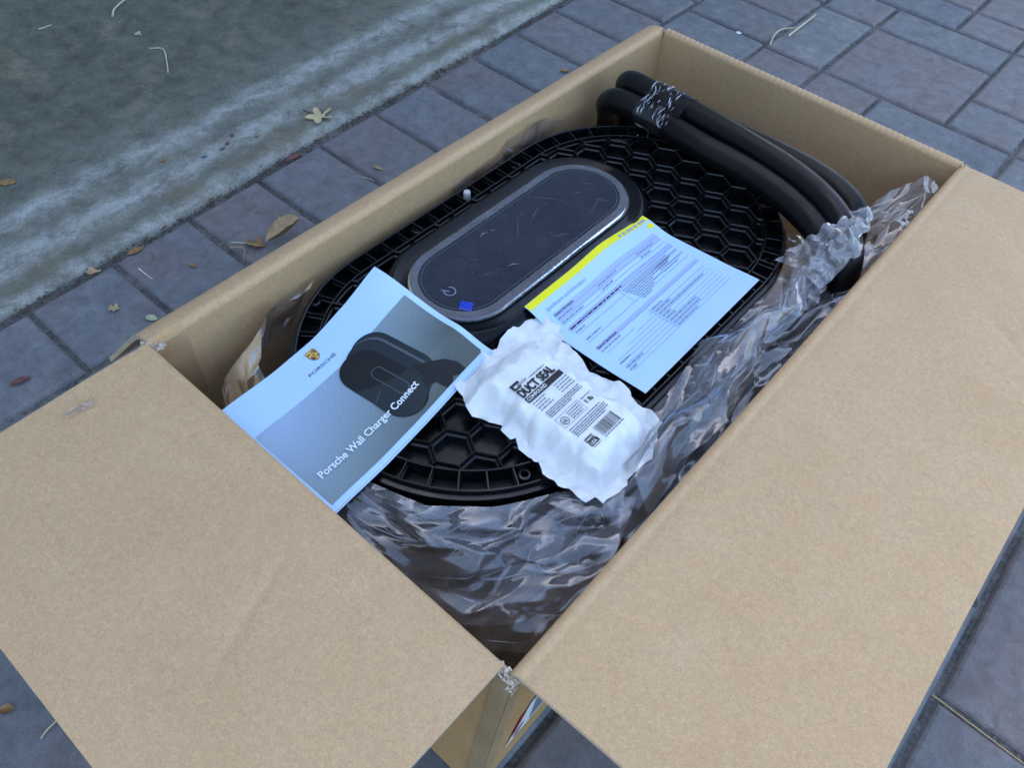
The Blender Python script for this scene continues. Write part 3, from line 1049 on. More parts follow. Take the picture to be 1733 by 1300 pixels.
o = mobj('screw_cap', [(a - 0.1835, b - 0.0155, c + ZS) for a, b, c in v], f, M['foil_grey'], cover, True)
o['label'] = 'small pale grey plug in the channel'

# raised block and panel
PX, PY0, PY1 = -0.084, -0.127, 0.056
def in_stad(x, y, cx, y0, y1, R):
    yy = min(max(y, y0), y1)
    return (x - cx) ** 2 + (y - yy) ** 2 < R * R
prof = [(0.081, ZS - .0155), (0.0795, ZS - .004), (0.0755, ZS + .0040), (0.0705, ZS + .0078), (0.0690, ZS + .0086), (0.0678, ZS + .0088), (0.0672, ZS + .0080), (0.0560, ZS + .0072), (0.0545, ZS + .0064), (0.0540, ZS + .004)]
rings = [[(x, y, z) for x, y in stadium(PX, PY0, PY1, R, 36)] for R, z in prof]
v, f = loft(rings, True)
mobj('raised_block', v, f, M['platform'], cover, True)
prof = [(0.0530, ZS + .0041), (0.0530, ZS + .0098), (0.0524, ZS + .0106), (0.0515, ZS + .0110)]
v, f = loft([[(x, y, z) for x, y in stadium(PX, PY0, PY1, R, 36)] for R, z in prof], True)
panel = mobj('display_panel', v, f, M['glass'], cover)
panel['label'] = 'dark glass panel under scratched protective film'
ZP = ZS + 0.0110
v, f = stad_ring(PX, PY0, PY1, [(0.0440, ZP + .0006), (0.0518, ZP + .0006)], 36, False)
mobj('film_border', v, f, M['film_band'], panel, True)
v, f = stad_ring(PX, PY0, PY1, [(0.0521, ZP + .0006), (0.0542, ZP - .0010), (0.0546, ZP - .0030)], 36, False)
mobj('film_lip', v, f, M['film_lip'], panel, True)
v, f = stad_ring(PX, PY0, PY1, [(0.0405, ZP + .0003), (0.0412, ZP + .0003)], 36, False)
mobj('printed_ring', v, f, M['ink_mid'], panel, True)
# power symbol (arc and bar)
px_, py_ = -0.0815, -0.1485
V, F = [], []
for k in range(25):
    a = math.radians(215 + 290 * k / 24)
    for r in (0.0052, 0.0060):
        V.append((px_ + r * math.cos(a), py_ + r * math.sin(a), ZP + .0004))
F = grid_faces(2, 25)
b = len(V)
V += [(px_ - .0075, py_ - .0045, ZP + .0004), (px_ - .0070, py_ - .0051, ZP + .0004), (px_ + .0004, py_ - .0006, ZP + .0004), (px_ - .0001, py_ + .0001, ZP + .0004)]
F = [q[::-1] for q in F] + [(b, b + 1, b + 2, b + 3)]
mobj('power_symbol', V, F, M['ink_grey'], panel)
# blue tab folded over the panel's near end
tx, ty, ta = -0.0545, -0.1560, math.radians(-38)
V = []
for (l, z) in ((-0.010, ZP + .0010), (-0.001, ZP + .0011), (0.001, ZP - .0005), (0.003, ZP - .0022), (0.0110, ZP - .0034)):
    for s in (-0.0062, 0.0062):
        ax, ay = math.cos(ta - math.radians(22)), math.sin(ta - math.radians(22))
        V.append((tx + ax * l - ay * s, ty + ay * l + ax * s, z))
mobj('blue_tab', V, grid_faces(2, 5), M['blue_tab'], panel)
# scratches in the film
mb = MB()
def scratch(x0, y0, x1, y1, w):
    d = np.array([x1 - x0, y1 - y0]); n_ = np.array([-d[1], d[0]]) / np.linalg.norm(d) * w
    m_ = ((x0 + x1) / 2 + n_[0] * 3 , (y0 + y1) / 2 + n_[1] * 3)
    z = ZP + .0009
    mb.add([(x0, y0, z), (m_[0] - n_[0], m_[1] - n_[1], z), (x1, y1, z), (m_[0] + n_[0], m_[1] + n_[1], z)], [(0, 1, 2, 3)])
for q in ((-.113, -.072, -.112, -.060, .0007), (-.1105, -.0575, -.1095, -.0525, .0005), (-.065, -.085, -.058, -.072, .0006), (-.108, -.020, -.085, -.045, .00018), (-.09, -.02, -.104, .014, .00018), (-.125, .01, -.09, .035, .00015), (-.07, .06, -.05, .07, .0002), (-.055, .035, -.065, .070, .00015), (-.09, .05, -.083, .062, .0002), (-.062, -.02, -.05, .0, .00018), (-.075, -.115, -.068, -.10, .00015), (-.1, -.105, -.088, -.095, .00012), (-.098, .07, -.08, .082, .00015)):
    scratch(*q)
for k in range(40):
    x, y = -.084 + random.uniform(-.044, .044), random.uniform(-.14, .08)
    a = random.uniform(0, 6.3); l = random.uniform(.001, .004)
    scratch(x, y, x + l * math.cos(a), y + l * math.sin(a), .00012)
tag(mb.obj('film_scratches', M['scratch'], panel), kind='stuff')

# honeycomb lattice, clipped to the field between block and inner rim
a_ = 0.0194
dx, dy = a_ * math.sqrt(3), a_ * 1.5
ox, oy = 0.0552, -0.2409
edges = {}
for j in range(-6, 26):
    for i in range(-12, 8):
        cx = ox + (i + 0.5 * (j % 2)) * dx
        cy = oy + j * dy
        pts = [(cx + a_ * math.cos(math.radians(90 + 60 * k)), cy + a_ * math.sin(math.radians(90 + 60 * k))) for k in range(6)]
        for k in range(6):
            p, q = pts[k], pts[(k + 1) % 6]
            key = tuple(sorted(((round(p[0], 4), round(p[1], 4)), (round(q[0], 4), round(q[1], 4)))))
            edges[key] = (p, q)
for p, q in edges.values():
    p, q = np.array(p), np.array(q)
    ts = np.linspace(0, 1, 25)
    ok = [in_stad(*(p + (q - p) * t), CX, CY0, CY1, RI - .0006) and not in_stad(*(p + (q - p) * t), PX, PY0, PY1, 0.0785) for t in ts]
    if not any(ok): continue
    idx = [i for i, o_ in enumerate(ok) if o_]
    a, b = p + (q - p) * ts[idx[0]], p + (q - p) * ts[idx[-1]]
    d = b - a
    ln = np.linalg.norm(d)
    if ln < 0.0015: continue
    d /= ln
    n_ = np.array([-d[1], d[0]])
    rings = []
    for z, hw in ((-.0158, .0030), (-.0066, .0026), (-.0056, .0009), (-.0012, .0009), (0.0, .0002)):
        rings.append([(*(a - n_ * hw), ZS + z), (*(b - n_ * hw), ZS + z), (*(b + n_ * hw), ZS + z), (*(a + n_ * hw), ZS + z)])
    v, f = loft(rings, True)
    mobj('honeycomb_rib', v, f, M['shell'], cover)

# ------------------------------------------------------------------ printed sheets
def text_mesh(body, size=1.0, bold=0.0, xs=1.0, align='LEFT', space=1.0):
    """text outline as (verts, faces), x along the baseline, cap height about 0.7 * size"""
    cu = bpy.data.curves.new('lettering', 'FONT')
    cu.body = body; cu.size = size; cu.align_x = align
    cu.offset = bold; cu.space_character = space
    cu.resolution_u = 3
    ob = bpy.data.objects.new('lettering', cu)
    col.objects.link(ob)
    bpy.context.view_layer.update()
    dg = bpy.context.evaluated_depsgraph_get()
    me = bpy.data.meshes.new_from_object(ob.evaluated_get(dg))
    V = [(v.co.x * xs, v.co.y) for v in me.vertices]
    F = [tuple(p.vertices) for p in me.polygons]
    bpy.data.objects.remove(ob); bpy.data.meshes.remove(me); bpy.data.curves.remove(cu)
    return V, F

class Sheet:
    """a sheet of paper: corners in plan, heights from zf(u, v); u runs along the text, v up the page"""
    def __init__(self, bl, br, tr, tl, w, h, zf):
        self.c = [np.array(p, float) for p in (bl, br, tr, tl)]
        self.w, self.h, self.zf = w, h, zf
    def at(self, x, y, off=0.0):
        u, v = x / self.w, y / self.h
        c = self.c
        p = (1 - u) * (1 - v) * c[0] + u * (1 - v) * c[1] + u * v * c[2] + (1 - u) * v * c[3]
        return (p[0], p[1], self.zf(u, v) + off)
    def rect(self, mb, x0, x1, y0, y1, off, n=24, m=8, mi=0):
        V = [self.at(x0 + (x1 - x0) * i / n, y0 + (y1 - y0) * j / m, off) for j in range(m + 1) for i in range(n + 1)]
        mb.add(V, grid_faces(n + 1, m + 1), mi)
    def poly(self, mb, pts, off, mi=0, cell=0.004):
        """a flat printed patch, cut fine enough to follow the bend of the paper"""
        bm = bmesh.new()
        bm.faces.new([bm.verts.new((x, y, 0)) for x, y in pts])
        bmesh.ops.triangulate(bm, faces=bm.faces[:])
        for _ in range(5):
            long = [e for e in bm.edges if e.calc_length() > cell]
            if not long: break
            bmesh.ops.subdivide_edges(bm, edges=long, cuts=1)
            bmesh.ops.triangulate(bm, faces=bm.faces[:])
        bm.verts.index_update()
        V = [self.at(v.co.x, v.co.y, off) for v in bm.verts]
        F = [tuple(v.index for v in f.verts) for f in bm.faces]
        bm.free()
        mb.add(V, F, mi)
    def text(self, mb, body, x, y, size, off, bold=0.0, xs=1.0, mi=0, space=1.0):
        V, F = text_mesh(body, size, 0.0, xs, space=space)
        for k, (sx, sy) in enumerate(((0, 0), (1, 0), (-1, 0), (0, 1), (0, -1)) if bold else ((0, 0),)):
            mb.add([self.at(x + a + sx * bold, y + b + sy * bold, off + k * 0.00002) for a, b in V], F, mi)
    def greek(self, mb, x0, x1, y, hgt, off, mi=0, seed=0):
        """a line of print too small to read: word-length dashes"""
        r = random.Random(seed)
        x = x0
        while x < x1:
            l = min(r.uniform(.8, 3.2) * hgt * 1.6, x1 - x)
            n = max(1, int(l / 0.004))
            self.rect(mb, x, x + l, y, y + hgt, off, n, 1, mi)
            x += l + hgt * .8

def sheet_body(sh, name, parent, mat_top, mat_edge, thick, nu=60, nv=40, uv=False):
    T_ = [sh.at(sh.w * i / nu, sh.h * j / nv, 0) for j in range(nv + 1) for i in range(nu + 1)]
    B_ = [(x, y, z - thick) for x, y, z in T_]
    n = nu + 1
    F = grid_faces(n, nv + 1) + grid_faces(n, nv + 1, len(T_), True)
    MI = [0] * len(F)
    off = len(T_)
    for i in range(nu):
        F += [(i + 1, i, off + i, off + i + 1)]
        t = nv * n + i
        F += [(t, t + 1, off + t + 1, off + t)]
    for j in range(nv):
        a = j * n
        F += [(a, a + n, off + a + n, off + a)]
        a = j * n + nu
        F += [(a + n, a, off + a, off + a + n)]
    MI += [1] * (len(F) - len(MI))
    return mobj(name, T_ + B_, F, [mat_top, mat_edge], parent, True, MI)

def sstep(a, b, x):
    t = min(1, max(0, (x - a) / (b - a)))
    return t * t * (3 - 2 * t)

# brochure: 210 x 148 mm, its right side lifted by the raised block and curling
def bro_z(u, v):
    z = ZS + 0.0022
    z += 0.0112 * sstep(0.52, 0.86, u) * (0.25 + 0.75 * sstep(0.0, 0.30, v))
    z += 0.0150 * sstep(0.76, 1.05, u) * sstep(0.35, 1.0, v)
    z += 0.0060 * sstep(0.35, 0.0, u)
    return z
bro = Sheet((0.0195, -0.3840), (-0.0065, -0.1715), (-0.1440, -0.1860), (-0.1215, -0.3850), 0.210, 0.148, bro_z)
brochure = thing('brochure', (-0.06, -0.28, ZS), 'glossy brochure showing a charger picture, left end of the box', 'brochure')
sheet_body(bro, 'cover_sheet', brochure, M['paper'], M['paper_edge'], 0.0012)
bro2 = Sheet((0.0205, -0.3835), (-0.0050, -0.1712), (-0.1440, -0.1868), (-0.1215, -0.3843), 0.210, 0.148, lambda u, v: bro_z(u, v) - 0.0014)
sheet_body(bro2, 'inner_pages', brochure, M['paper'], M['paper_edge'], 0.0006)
o1 = 0.0003
# picture
PXa, PXb, PYa, PYb = 0.0065, 0.2035, 0.0060, 0.1035
nu, nv = 60, 40
V = [bro.at(PXa + (PXb - PXa) * i / nu, PYa + (PYb - PYa) * j / nv, o1) for j in range(nv + 1) for i in range(nu + 1)]
UV = [(i / nu, j / nv) for j in range(nv + 1) for i in range(nu + 1)]
picture = mobj('cover_picture', V, grid_faces(nu + 1, nv + 1), M['picture'], brochure, True, None, UV)

def rot_stadium(cx, cy, L_, R, ang, n=18):
    pts = []
    for k in range(n + 1):
        a = -math.pi / 2 + math.pi * k / n
        pts.append((L_ / 2 + R * math.cos(a), R * math.sin(a)))
    for k in range(n + 1):
        a = math.pi / 2 + math.pi * k / n
        pts.append((-L_ / 2 + R * math.cos(a), R * math.sin(a)))
    c, s = math.cos(ang), math.sin(ang)
    return [(cx + c * x - s * y, cy + s * x + c * y) for x, y in pts]
# the printed charger: dark back shell, lighter band, front face, oval light line
ang = math.radians(-86)
mb = MB()
bro.poly(mb, rot_stadium(0.1400, 0.0640, 0.046, 0.0225, ang), o1 * 2, 1)
bro.poly(mb, rot_stadium(0.1345, 0.0625, 0.046, 0.0222, ang), o1 * 2.4, 2)
bro.poly(mb, rot_stadium(0.1320, 0.0620, 0.047, 0.0222, ang), o1 * 2.8, 1)
bro.poly(mb, rot_stadium(0.1210, 0.0575, 0.050, 0.0222, ang), o1 * 3.2, 0)
bro.poly(mb, [(0.0990, 0.0700), (0.1300, 0.0530), (0.1440, 0.0480), (0.1440, 0.0330), (0.1390, 0.0180), (0.1210, 0.0105), (0.1050, 0.0180), (0.0992, 0.0350)], o1 * 3.6, 1)
bro.poly(mb, [(0.148, 0.046), (0.172, 0.026), (0.178, 0.016), (0.178, 0.0062), (0.170, 0.0062), (0.160, 0.013), (0.146, 0.020)], o1 * 3.7, 0)
bro.poly(mb, [(0.146, 0.032), (0.160, 0.028), (0.166, 0.012), (0.160, 0.0062), (0.152, 0.0062), (0.150, 0.018), (0.143, 0.022)], o1 * 3.9, 0)
mb.obj('printed_charger', [M['ink_dark'], M['ink_dark2'], M['ink_mid']], picture)
mb = MB()
o_, i_ = rot_stadium(0.1265, 0.0545, 0.030, 0.0062, ang), rot_stadium(0.1265, 0.0545, 0.030, 0.0054, ang)
n_ = len(o_)
mb.add([bro.at(x, y, o1 * 4.4) for x, y in o_ + i_], [(k, (k + 1) % n_, n_ + (k + 1) % n_, n_ + k) for k in range(n_)])
bro.poly(mb, [(0.1005, 0.0478), (0.1130, 0.0540), (0.1130, 0.0547), (0.1005, 0.0485)], o1 * 4.4)
mb.obj('printed_light_line', M['ink_mid'], picture)
mb = MB()
bro.text(mb, 'Porsche Wall Charger Connect', 0.0165, 0.0290, 0.0104, o1 * 5, 0.00022, 0.91)
mb.obj('cover_title', M['ink_white'], brochure)
# crest: shield with quarters and bands, and the wordmark below it
mb = MB()
cx, cy = 0.1040, 0.1330
CS = 0.74
def sh(sx, sy):
    return [(cx + sx * x, cy + sy * y) for x, y in ((-1, 1), (-.5, 1.12), (0, 1.0), (.5, 1.12), (1, 1), (1, .1), (.85, -.45), (.45, -.85), (0, -1.05), (-.45, -.85), (-.85, -.45), (-1, .1))]
bro.poly(mb, sh(0.0078 * CS, 0.0090 * CS), o1 * 1.2, 1)
bro.poly(mb, sh(0.0072 * CS, 0.0084 * CS), o1 * 1.6, 0)
for k in range(3):
    for sgn in (-1, 1):
        y0 = cy + CS * (0.0072 - k * 0.0024 if sgn < 0 else -0.0004 - k * 0.0022)
        x0, x1 = (cx + 0.0006 * CS, cx + 0.0068 * CS) if sgn < 0 else (cx - 0.0060 * CS, cx - 0.0006 * CS)
        bro.rect(mb, x0, x1, y0 - 0.0017 * CS, y0, o1 * 2, 2, 1, 2 if k % 2 == 0 else 1)
for (ax, ay) in ((-0.0033, 0.0033), (0.0030, -0.0030)):
    bro.rect(mb, cx + ax - .0016, cx + ax + .0016, cy + ay - .0006, cy + ay + .0006, o1 * 2, 2, 1, 1)
bro.poly(mb, [(cx + .0024 * x, cy + .0028 * y) for x, y in ((-1, 1), (1, 1), (1, 0), (0, -1.2), (-1, 0))], o1 * 2.4, 0)
bro.poly(mb, [(cx + .0010 * x, cy + .0014 * y) for x, y in ((-.6, 1), (.9, .6), (.4, -1), (-.7, -.6))], o1 * 2.8, 1)
mb.obj('crest', [M['gold'], M['ink'], M['red_ink']], brochure)
mb = MB()
bro.text(mb, 'PORSCHE', 0.0835, 0.1165, 0.0050, o1 * 1.5, 0.00002, 1.62)
mb.obj('wordmark', M['ink_soft'], brochure)

# specification sheet: 205 x 147 mm with a yellow top edge
def page_z(u, v):
    z = ZS + 0.0012
    z += 0.0105 * sstep(0.72, 1.0, v) * (1 - 0.35 * sstep(0.75, 1.0, u))
    z += 0.0060 * math.exp(-((u - .60) / .17) ** 2) * sstep(0.45, 1.0, v)
    z += 0.0030 * math.sin(u * 5.3 + .6) * sstep(0.3, 0.9, v) * .5
    z += 0.0016 * sstep(0.3, 0.0, v)
    return z
page = Sheet((0.1250, -0.1125), (0.1245, 0.0890), (-0.0165, 0.0805), (-0.0165, -0.1150), 0.205, 0.147, page_z)
spec = thing('specification_sheet', (0.05, -0.015, ZS), 'sky tinted white printed table sheet with a yellow top edge', 'paper sheet')
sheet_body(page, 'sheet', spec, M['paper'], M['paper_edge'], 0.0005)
q1 = 0.0003
mb = MB()
page.rect(mb, 0.0004, 0.2046, 0.1388, 0.1467, q1, 60, 2)
mb.obj('yellow_edge', M['ink_yellow'], spec)
mb = MB()
page.rect(mb, 0.1945, 0.2030, 0.1290, 0.1345, q1, 4, 2)
mb.obj('yellow_mark', M['ink_yellow'], spec)
mb = MB()
for (x0, x1, y0, y1) in ((0.016, 0.192, 0.1195, 0.1235), (0.016, 0.192, 0.1140, 0.1180), (0.014, 0.192, 0.0985, 0.1025), (0.014, 0.190, 0.0645, 0.0685)):
    mb = MB()
    page.rect(mb, x0, x1, y0, y1, q1, 60, 1)
    mb.obj('table_band', M['ink_lilac'], spec)
mb = MB()
lw = 0.00038
for (x0, x1, y) in ((.016, .192, .1188), (.016, .192, .1132), (.016, .192, .1085), (.016, .192, .1030), (.014, .192, .0978), (.105, .188, .0905), (.016, .105, .0905), (.014, .190, .0770), (.014, .190, .0640), (.085, .188, .0560), (.060, .186, .0515), (.040, .188, .0470), (.016, .188, .0425), (.016, .188, .0380), (.016, .188, .0335), (.016, .188, .0290), (.016, .188, .0245), (.016, .060, .0560)):
    page.rect(mb, x0, x1, y - lw / 2, y + lw / 2, q1 * 1.3, 60, 1)
for (x, y0, y1) in ((.092, .077, .0975), (.0915, .0245, .064), (.080, .1085, .1188)):
    page.rect(mb, x - lw / 2, x + lw / 2, y0, y1, q1 * 1.4, 1, 14)
tag(mb.obj('table_rules', M['ink_line'], spec), kind='stuff')
mb = MB()
page.text(mb, 'Specification and Information', 0.0140, 0.1280, 0.0058, q1 * 1.5, 0, 0.92)
page.greek(mb, 0.150, 0.200, 0.1402, 0.0030, q1 * 1.8, 0, 91)
tag(mb.obj('heading', M['ink_grey'], spec), kind='stuff')
mb = MB()
page.text(mb, 'General Information', 0.0160, 0.1200, 0.0036, q1 * 1.8, 0.00006)
page.text(mb, 'General Specification', 0.0140, 0.0650, 0.0036, q1 * 1.8, 0.00006)
page.greek(mb, 0.016, 0.100, 0.0994, 0.0017, q1 * 1.8, 0, 2)
tag(mb.obj('bold_print', M['ink'], spec), kind='stuff')
mb = MB()
sd_ = 10
for (x0, x1, y) in ((.016, .040, .1155), (.016, .050, .1100), (.082, .112, .1155), (.082, .100, .1100), (.016, .030, .0930), (.016, .040, .0800), (.150, .180, .1150), (.150, .168, .1100), (.014, .044, .0600), (.014, .030, .0380), (.014, .040, .0305), (.014, .024, .0262),
                    (.094, .112, .0575), (.094, .120, .0530), (.094, .175, .0485), (.094, .108, .0440), (.094, .110, .0396), (.094, .140, .0350), (.094, .140, .0305), (.094, .130, .0260)):
    page.greek(mb, x0, x1, y, 0.0015, q1 * 1.8, 0, sd_); sd_ += 1
for k in range(9):
    page.greek(mb, .095 + .001 * k, (.175, .190, .172, .168, .135, .150, .130, .125, .118)[k], .0945 - .0026 * k, 0.0011, q1 * 1.8, 0, 60 + k)
for k in range(4):
    page.greek(mb, .150, (.175, .168, .190, .178)[k], .0905 - .0032 * k, 0.0011, q1 * 1.9, 0, 80 + k)
tag(mb.obj('small_print', M['ink_page'], spec), kind='stuff')

# ------------------------------------------------------------------ packet of sealing putty in a crinkled white wrapper
duct = thing('putty_packet', (0.085, -0.18, ZS), 'crinkled white wrapped packet of duct seal between brochure and sheet', 'packet')
bx0, bx1, by0, by1, bh = 0.030, 0.141, -0.2115, -0.1590, 0.0255
def brick_h(x, y):
    # the block under the film: flat top, soft shoulders, film sloping away from it
    dx_ = np.maximum(np.maximum(bx0 - x, x - bx1), 0); dy_ = np.maximum(np.maximum(by0 - y, y - by1), 0)
    d = np.sqrt(dx_ ** 2 + dy_ ** 2)
    run = np.where(x > bx1, 0.013, np.where(x < bx0, 0.024, np.where(y > by1, 0.020, 0.013)))
    t = np.clip(d / run, 0, 1)
    return ZS + 0.0012 + (bh - 0.0012) * (1 - t ** 1.15) ** 1.35
def dcol(P):
    P[..., 2] = np.maximum(P[..., 2], brick_h(P[..., 0], P[..., 1]) + 0.0002)
    P[..., 2] = np.minimum(P[..., 2], brick_h(P[..., 0], P[..., 1]) + 0.0090)
    return P
s_l = [(0.0024, -0.2225), (-0.006, -0.196), (-0.0045, -0.172), (-0.0045, -0.128), (0.0015, -0.1085)]
s_t = [(0.0015, -0.1085), (0.022, -0.1115), (0.045, -0.1245), (0.073, -0.1300), (0.107, -0.1245), (0.132, -0.1310), (0.150, -0.1320)]
s_r = [(0.150, -0.2365), (0.163, -0.220), (0.1625, -0.165), (0.150, -0.1320)]
s_b = [(0.0024, -0.2225), (0.028, -0.2285), (0.056, -0.2250), (0.0746, -0.2270), (0.100, -0.2315), (0.122, -0.2375), (0.137, -0.2335), (0.150, -0.2365)]
r = np.random.default_rng(3)
def wrap_sheet(nx_, ny_, ex, amp, levels, seed, zoff=0.0):
    P = coons(s_b, s_r, s_t, s_l, nx_, ny_)
    P = np.concatenate([P, np.zeros(P.shape[:2] + (1,))], 2)
    r = np.random.default_rng(seed)
    cell = 0.5 * (0.16 / nx_ + 0.12 / ny_)
    P[..., :2] += r.uniform(-.36, .36, P.shape[:2] + (2,)) * cell
    P[..., 2] = brick_h(P[..., 0], P[..., 1]) + 0.0003 + zoff
    def ins(P): return (P[..., 0] > bx0 - .001) & (P[..., 0] < bx1 + .001) & (P[..., 1] > by0 - .001) & (P[..., 1] < by1 + .001)
    inside = ins(P)
    rest = rests(P, ex, ex)
    P = P + (np.abs(r.normal(0, amp, P.shape[:2])) * ~inside)[..., None] * np.array([0, 0, 1.0])
    P = relax(P, rest, inside, 90, 0.06, 0.0, dcol)
    for lv in range(levels):
        P = upsample(P)
        if lv == 0:
            inside = ins(P)
            rest = rests(P, 1.03, 1.03)
            P = P + r.normal(0, amp * .22, P.shape) * (~inside)[..., None]
            P = relax(P, rest, inside, 25, 0.08, 0.0, dcol)
    Q = P.copy()
    Q[1:-1, 1:-1] = 0.6 * P[1:-1, 1:-1] + 0.1 * (P[:-2, 1:-1] + P[2:, 1:-1] + P[1:-1, :-2] + P[1:-1, 2:])
    top = ins(Q)
    Q[..., 2] = np.where(top, np.minimum(Q[..., 2], ZS + bh + .0009), Q[..., 2])
    return Q
sheet_obj('wrapper', wrap_sheet(21, 15, 1.11, .0042, 2, 3), M['wrapper'], duct, True)
V, F = loft([[(x, y, ZS + .0008) for x, y in ((bx0, by0), (bx1, by0), (bx1, by1), (bx0, by1))], [(x, y, ZS + bh - .004) for x, y in ((bx0, by0), (bx1, by0), (bx1, by1), (bx0, by1))]], True, True)
mobj('putty_block', V, F, M['wrapper'], duct)
ZD = ZS + bh + 0.0011
# label print: text runs along +y, top towards -x
lab_s = Sheet((0.1400, -0.2085), (0.1400, -0.1600), (0.0330, -0.1600), (0.0330, -0.2085), 0.0485, 0.107, lambda u, v: ZD)
q2 = 0.0001
mb = MB()
lab_s.text(mb, 'DUCT SEAL', 0.0012, 0.0797, 0.0118, q2, 0.0005, 0.70)
lab_s.rect(mb, 0.0010, 0.0466, 0.0722, 0.0782, q2, 2, 1)
for k in range(1, 8):
    pass
# logo: a bold bracket
lab_s.rect(mb, 0.0015, 0.0120, 0.0935, 0.0960, q2, 2, 1)
lab_s.rect(mb, 0.0015, 0.0040, 0.0890, 0.0960, q2 * 1.1, 2, 1)
lab_s.rect(mb, 0.0015, 0.0105, 0.0890, 0.0908, q2 * 1.2, 2, 1)
lab_s.rect(mb, 0.0085, 0.0190, 0.0912, 0.0930, q2 * 1.3, 2, 1)
lab_s.text(mb, '1 lb', 0.0340, 0.0370, 0.0062, q2, 0.0002)
# mark in a circle
def circ(cx, cy, r0, r1, n=22):
    return [lab_s.at(cx + r_ * math.cos(2 * math.pi * k / n), cy + r_ * math.sin(2 * math.pi * k / n), q2) for r_ in (r0, r1) for k in range(n)], [(k, (k + 1) % n, n + (k + 1) % n, n + k) for k in range(n)]
mb.add(*circ(0.0075, 0.0395, 0.0040, 0.0034))
lab_s.text(mb, 'UL', 0.0052, 0.0378, 0.0046, q2, 0.0001, 0.8)
# frame
for (x0, x1, y0, y1) in ((0.0015, 0.0310, 0.0457, 0.0460), (0.0015, 0.0310, 0.0340, 0.0343), (0.0015, 0.0018, 0.0340, 0.0460), (0.0307, 0.0310, 0.0340, 0.0460)):
    lab_s.rect(mb, x0, x1, y0, y1, q2 * 1.3, 2, 1)
# bar code
rb = random.Random(4)
x = 0.0180
while x < 0.0420:
    wbar = rb.choice((0.0003, 0.0005, 0.0008))
    lab_s.rect(mb, x, x + wbar, 0.0070, 0.0185, q2, 1, 1)
    x += wbar + rb.choice((0.0003, 0.0005, 0.0009))
# made in usa block
lab_s.rect(mb, 0.0028, 0.0120, 0.0120, 0.0160, q2, 1, 1)
lab_s.rect(mb, 0.0028, 0.0128, 0.0070, 0.0116, q2, 1, 1)
for k in range(5):
    lab_s.rect(mb, 0.0035 + .0019 * k, 0.0044 + .0019 * k, 0.0052, 0.0060, q2, 1, 1)
tag(mb.obj('label_print', M['ink'], duct), kind='stuff')
mb = MB()
lab_s.text(mb, 'COMPOUND', 0.0020, 0.0736, 0.0050, q2 * 3, 0.0001, 0.82)
lab_s.text(mb, 'MADE IN', 0.0032, 0.0130, 0.0026, q2 * 3, 0.0001, 0.9)
lab_s.text(mb, 'USA', 0.0036, 0.0078, 0.0042, q2 * 3, 0.0001, 0.9)
lab_s.rect(mb, 0.0090, 0.0185, 0.0917, 0.0925, q2 * 3, 1, 1)
tag(mb.obj('reversed_lettering', M['label_white'], duct), kind='stuff')
mb = MB()
sd_ = 200
for (x0, x1, y) in ((.022, .042, .0905), (.0290, .0465, .0690), (.0290, .0465, .0660), (.0290, .0465, .0630), (.0290, .0465, .0600), (.0020, .0180, .0690), (.0020, .0150, .0660), (.0020, .0170, .0630), (.0020, .0180, .0600),
                    (.0020, .0460, .0555), (.0020, .0455, .0535), (.0020, .0460, .0515), (.0020, .0300, .0495), (.0140, .0295, .0430), (.0140, .0295, .0405), (.0140, .0295, .0380), (.0140, .0280, .0357), (.0020, .0430, .0300), (.0020, .0460, .0275), (.0020, .0450, .0255), (.0020, .0460, .0235), (.0020, .0400, .0215), (.0340, .0470, .0435), (.0180, .0430, .0050)):
    lab_s.greek(mb, x0, x1, y, 0.0009, q2, 0, sd_); sd_ += 1
tag(mb.obj('small_print', M['ink_soft'], duct), kind='stuff')

# ------------------------------------------------------------------ the cable bundle
cable = thing('charging_cable', (0, 0.22, H - 0.03), 'thick black cable folded into a bundle along the far end of the box', 'cable')
RC = 0.0148
z0 = H
strands = [
    [(-0.172, 0.238, z0 - .130), (-0.172, 0.235, z0 - .070), (-0.168, 0.226, z0 - .036), (-0.1640, 0.214, z0 - .016), (-0.1520, 0.2085, z0 - .003), (-0.1300, 0.209, z0), (-0.0943, 0.2090, z0), (-0.0304, 0.2005, z0 + .001), (0.0321, 0.1985, z0 + .001), (0.0893, 0.1885, z0), (0.1378, 0.1706, z0 - .004), (0.160, 0.160, z0 - .016), (0.170, 0.150, z0 - .050), (0.172, 0.148, z0 - .100)],
    [(-0.166, 0.276, z0 - .130), (-0.166, 0.272, z0 - .060), (-0.1650, 0.256, z0 - .018), (-0.1590, 0.243, z0 + .0015), (-0.1450, 0.237, z0 + .009), (-0.1181, 0.2345, z0 + .010), (-0.0681, 0.2335, z0 + .011), (0.0063, 0.2275, z0 + .011), (0.0786, 0.2165, z0 + .011), (0.1302, 0.1985, z0 + .009), (0.163, 0.178, z0 + .003), (0.179, 0.165, z0 - .010), (0.187, 0.157, z0 - .040), (0.188, 0.156, z0 - .090)],
    [(-0.150, 0.312, z0 - .120), (-0.148, 0.306, z0 - .060), (-0.120, 0.288, z0 - .026), (-0.0584, 0.2590, z0 - .008), (0.0296, 0.2560, z0 - .003), (0.0924, 0.2510, z0 - .001), (0.1331, 0.2410, z0 - .003), (0.1545, 0.2310, z0 - .012), (0.1640, 0.225, z0 - .045), (0.1650, 0.224, z0 - .100)],
]
for k, s in enumerate(strands):
    v, f = tube(spline(s, 130), RC, 24)
    mobj('cable_run', v, f, M['cable'], cable, True)
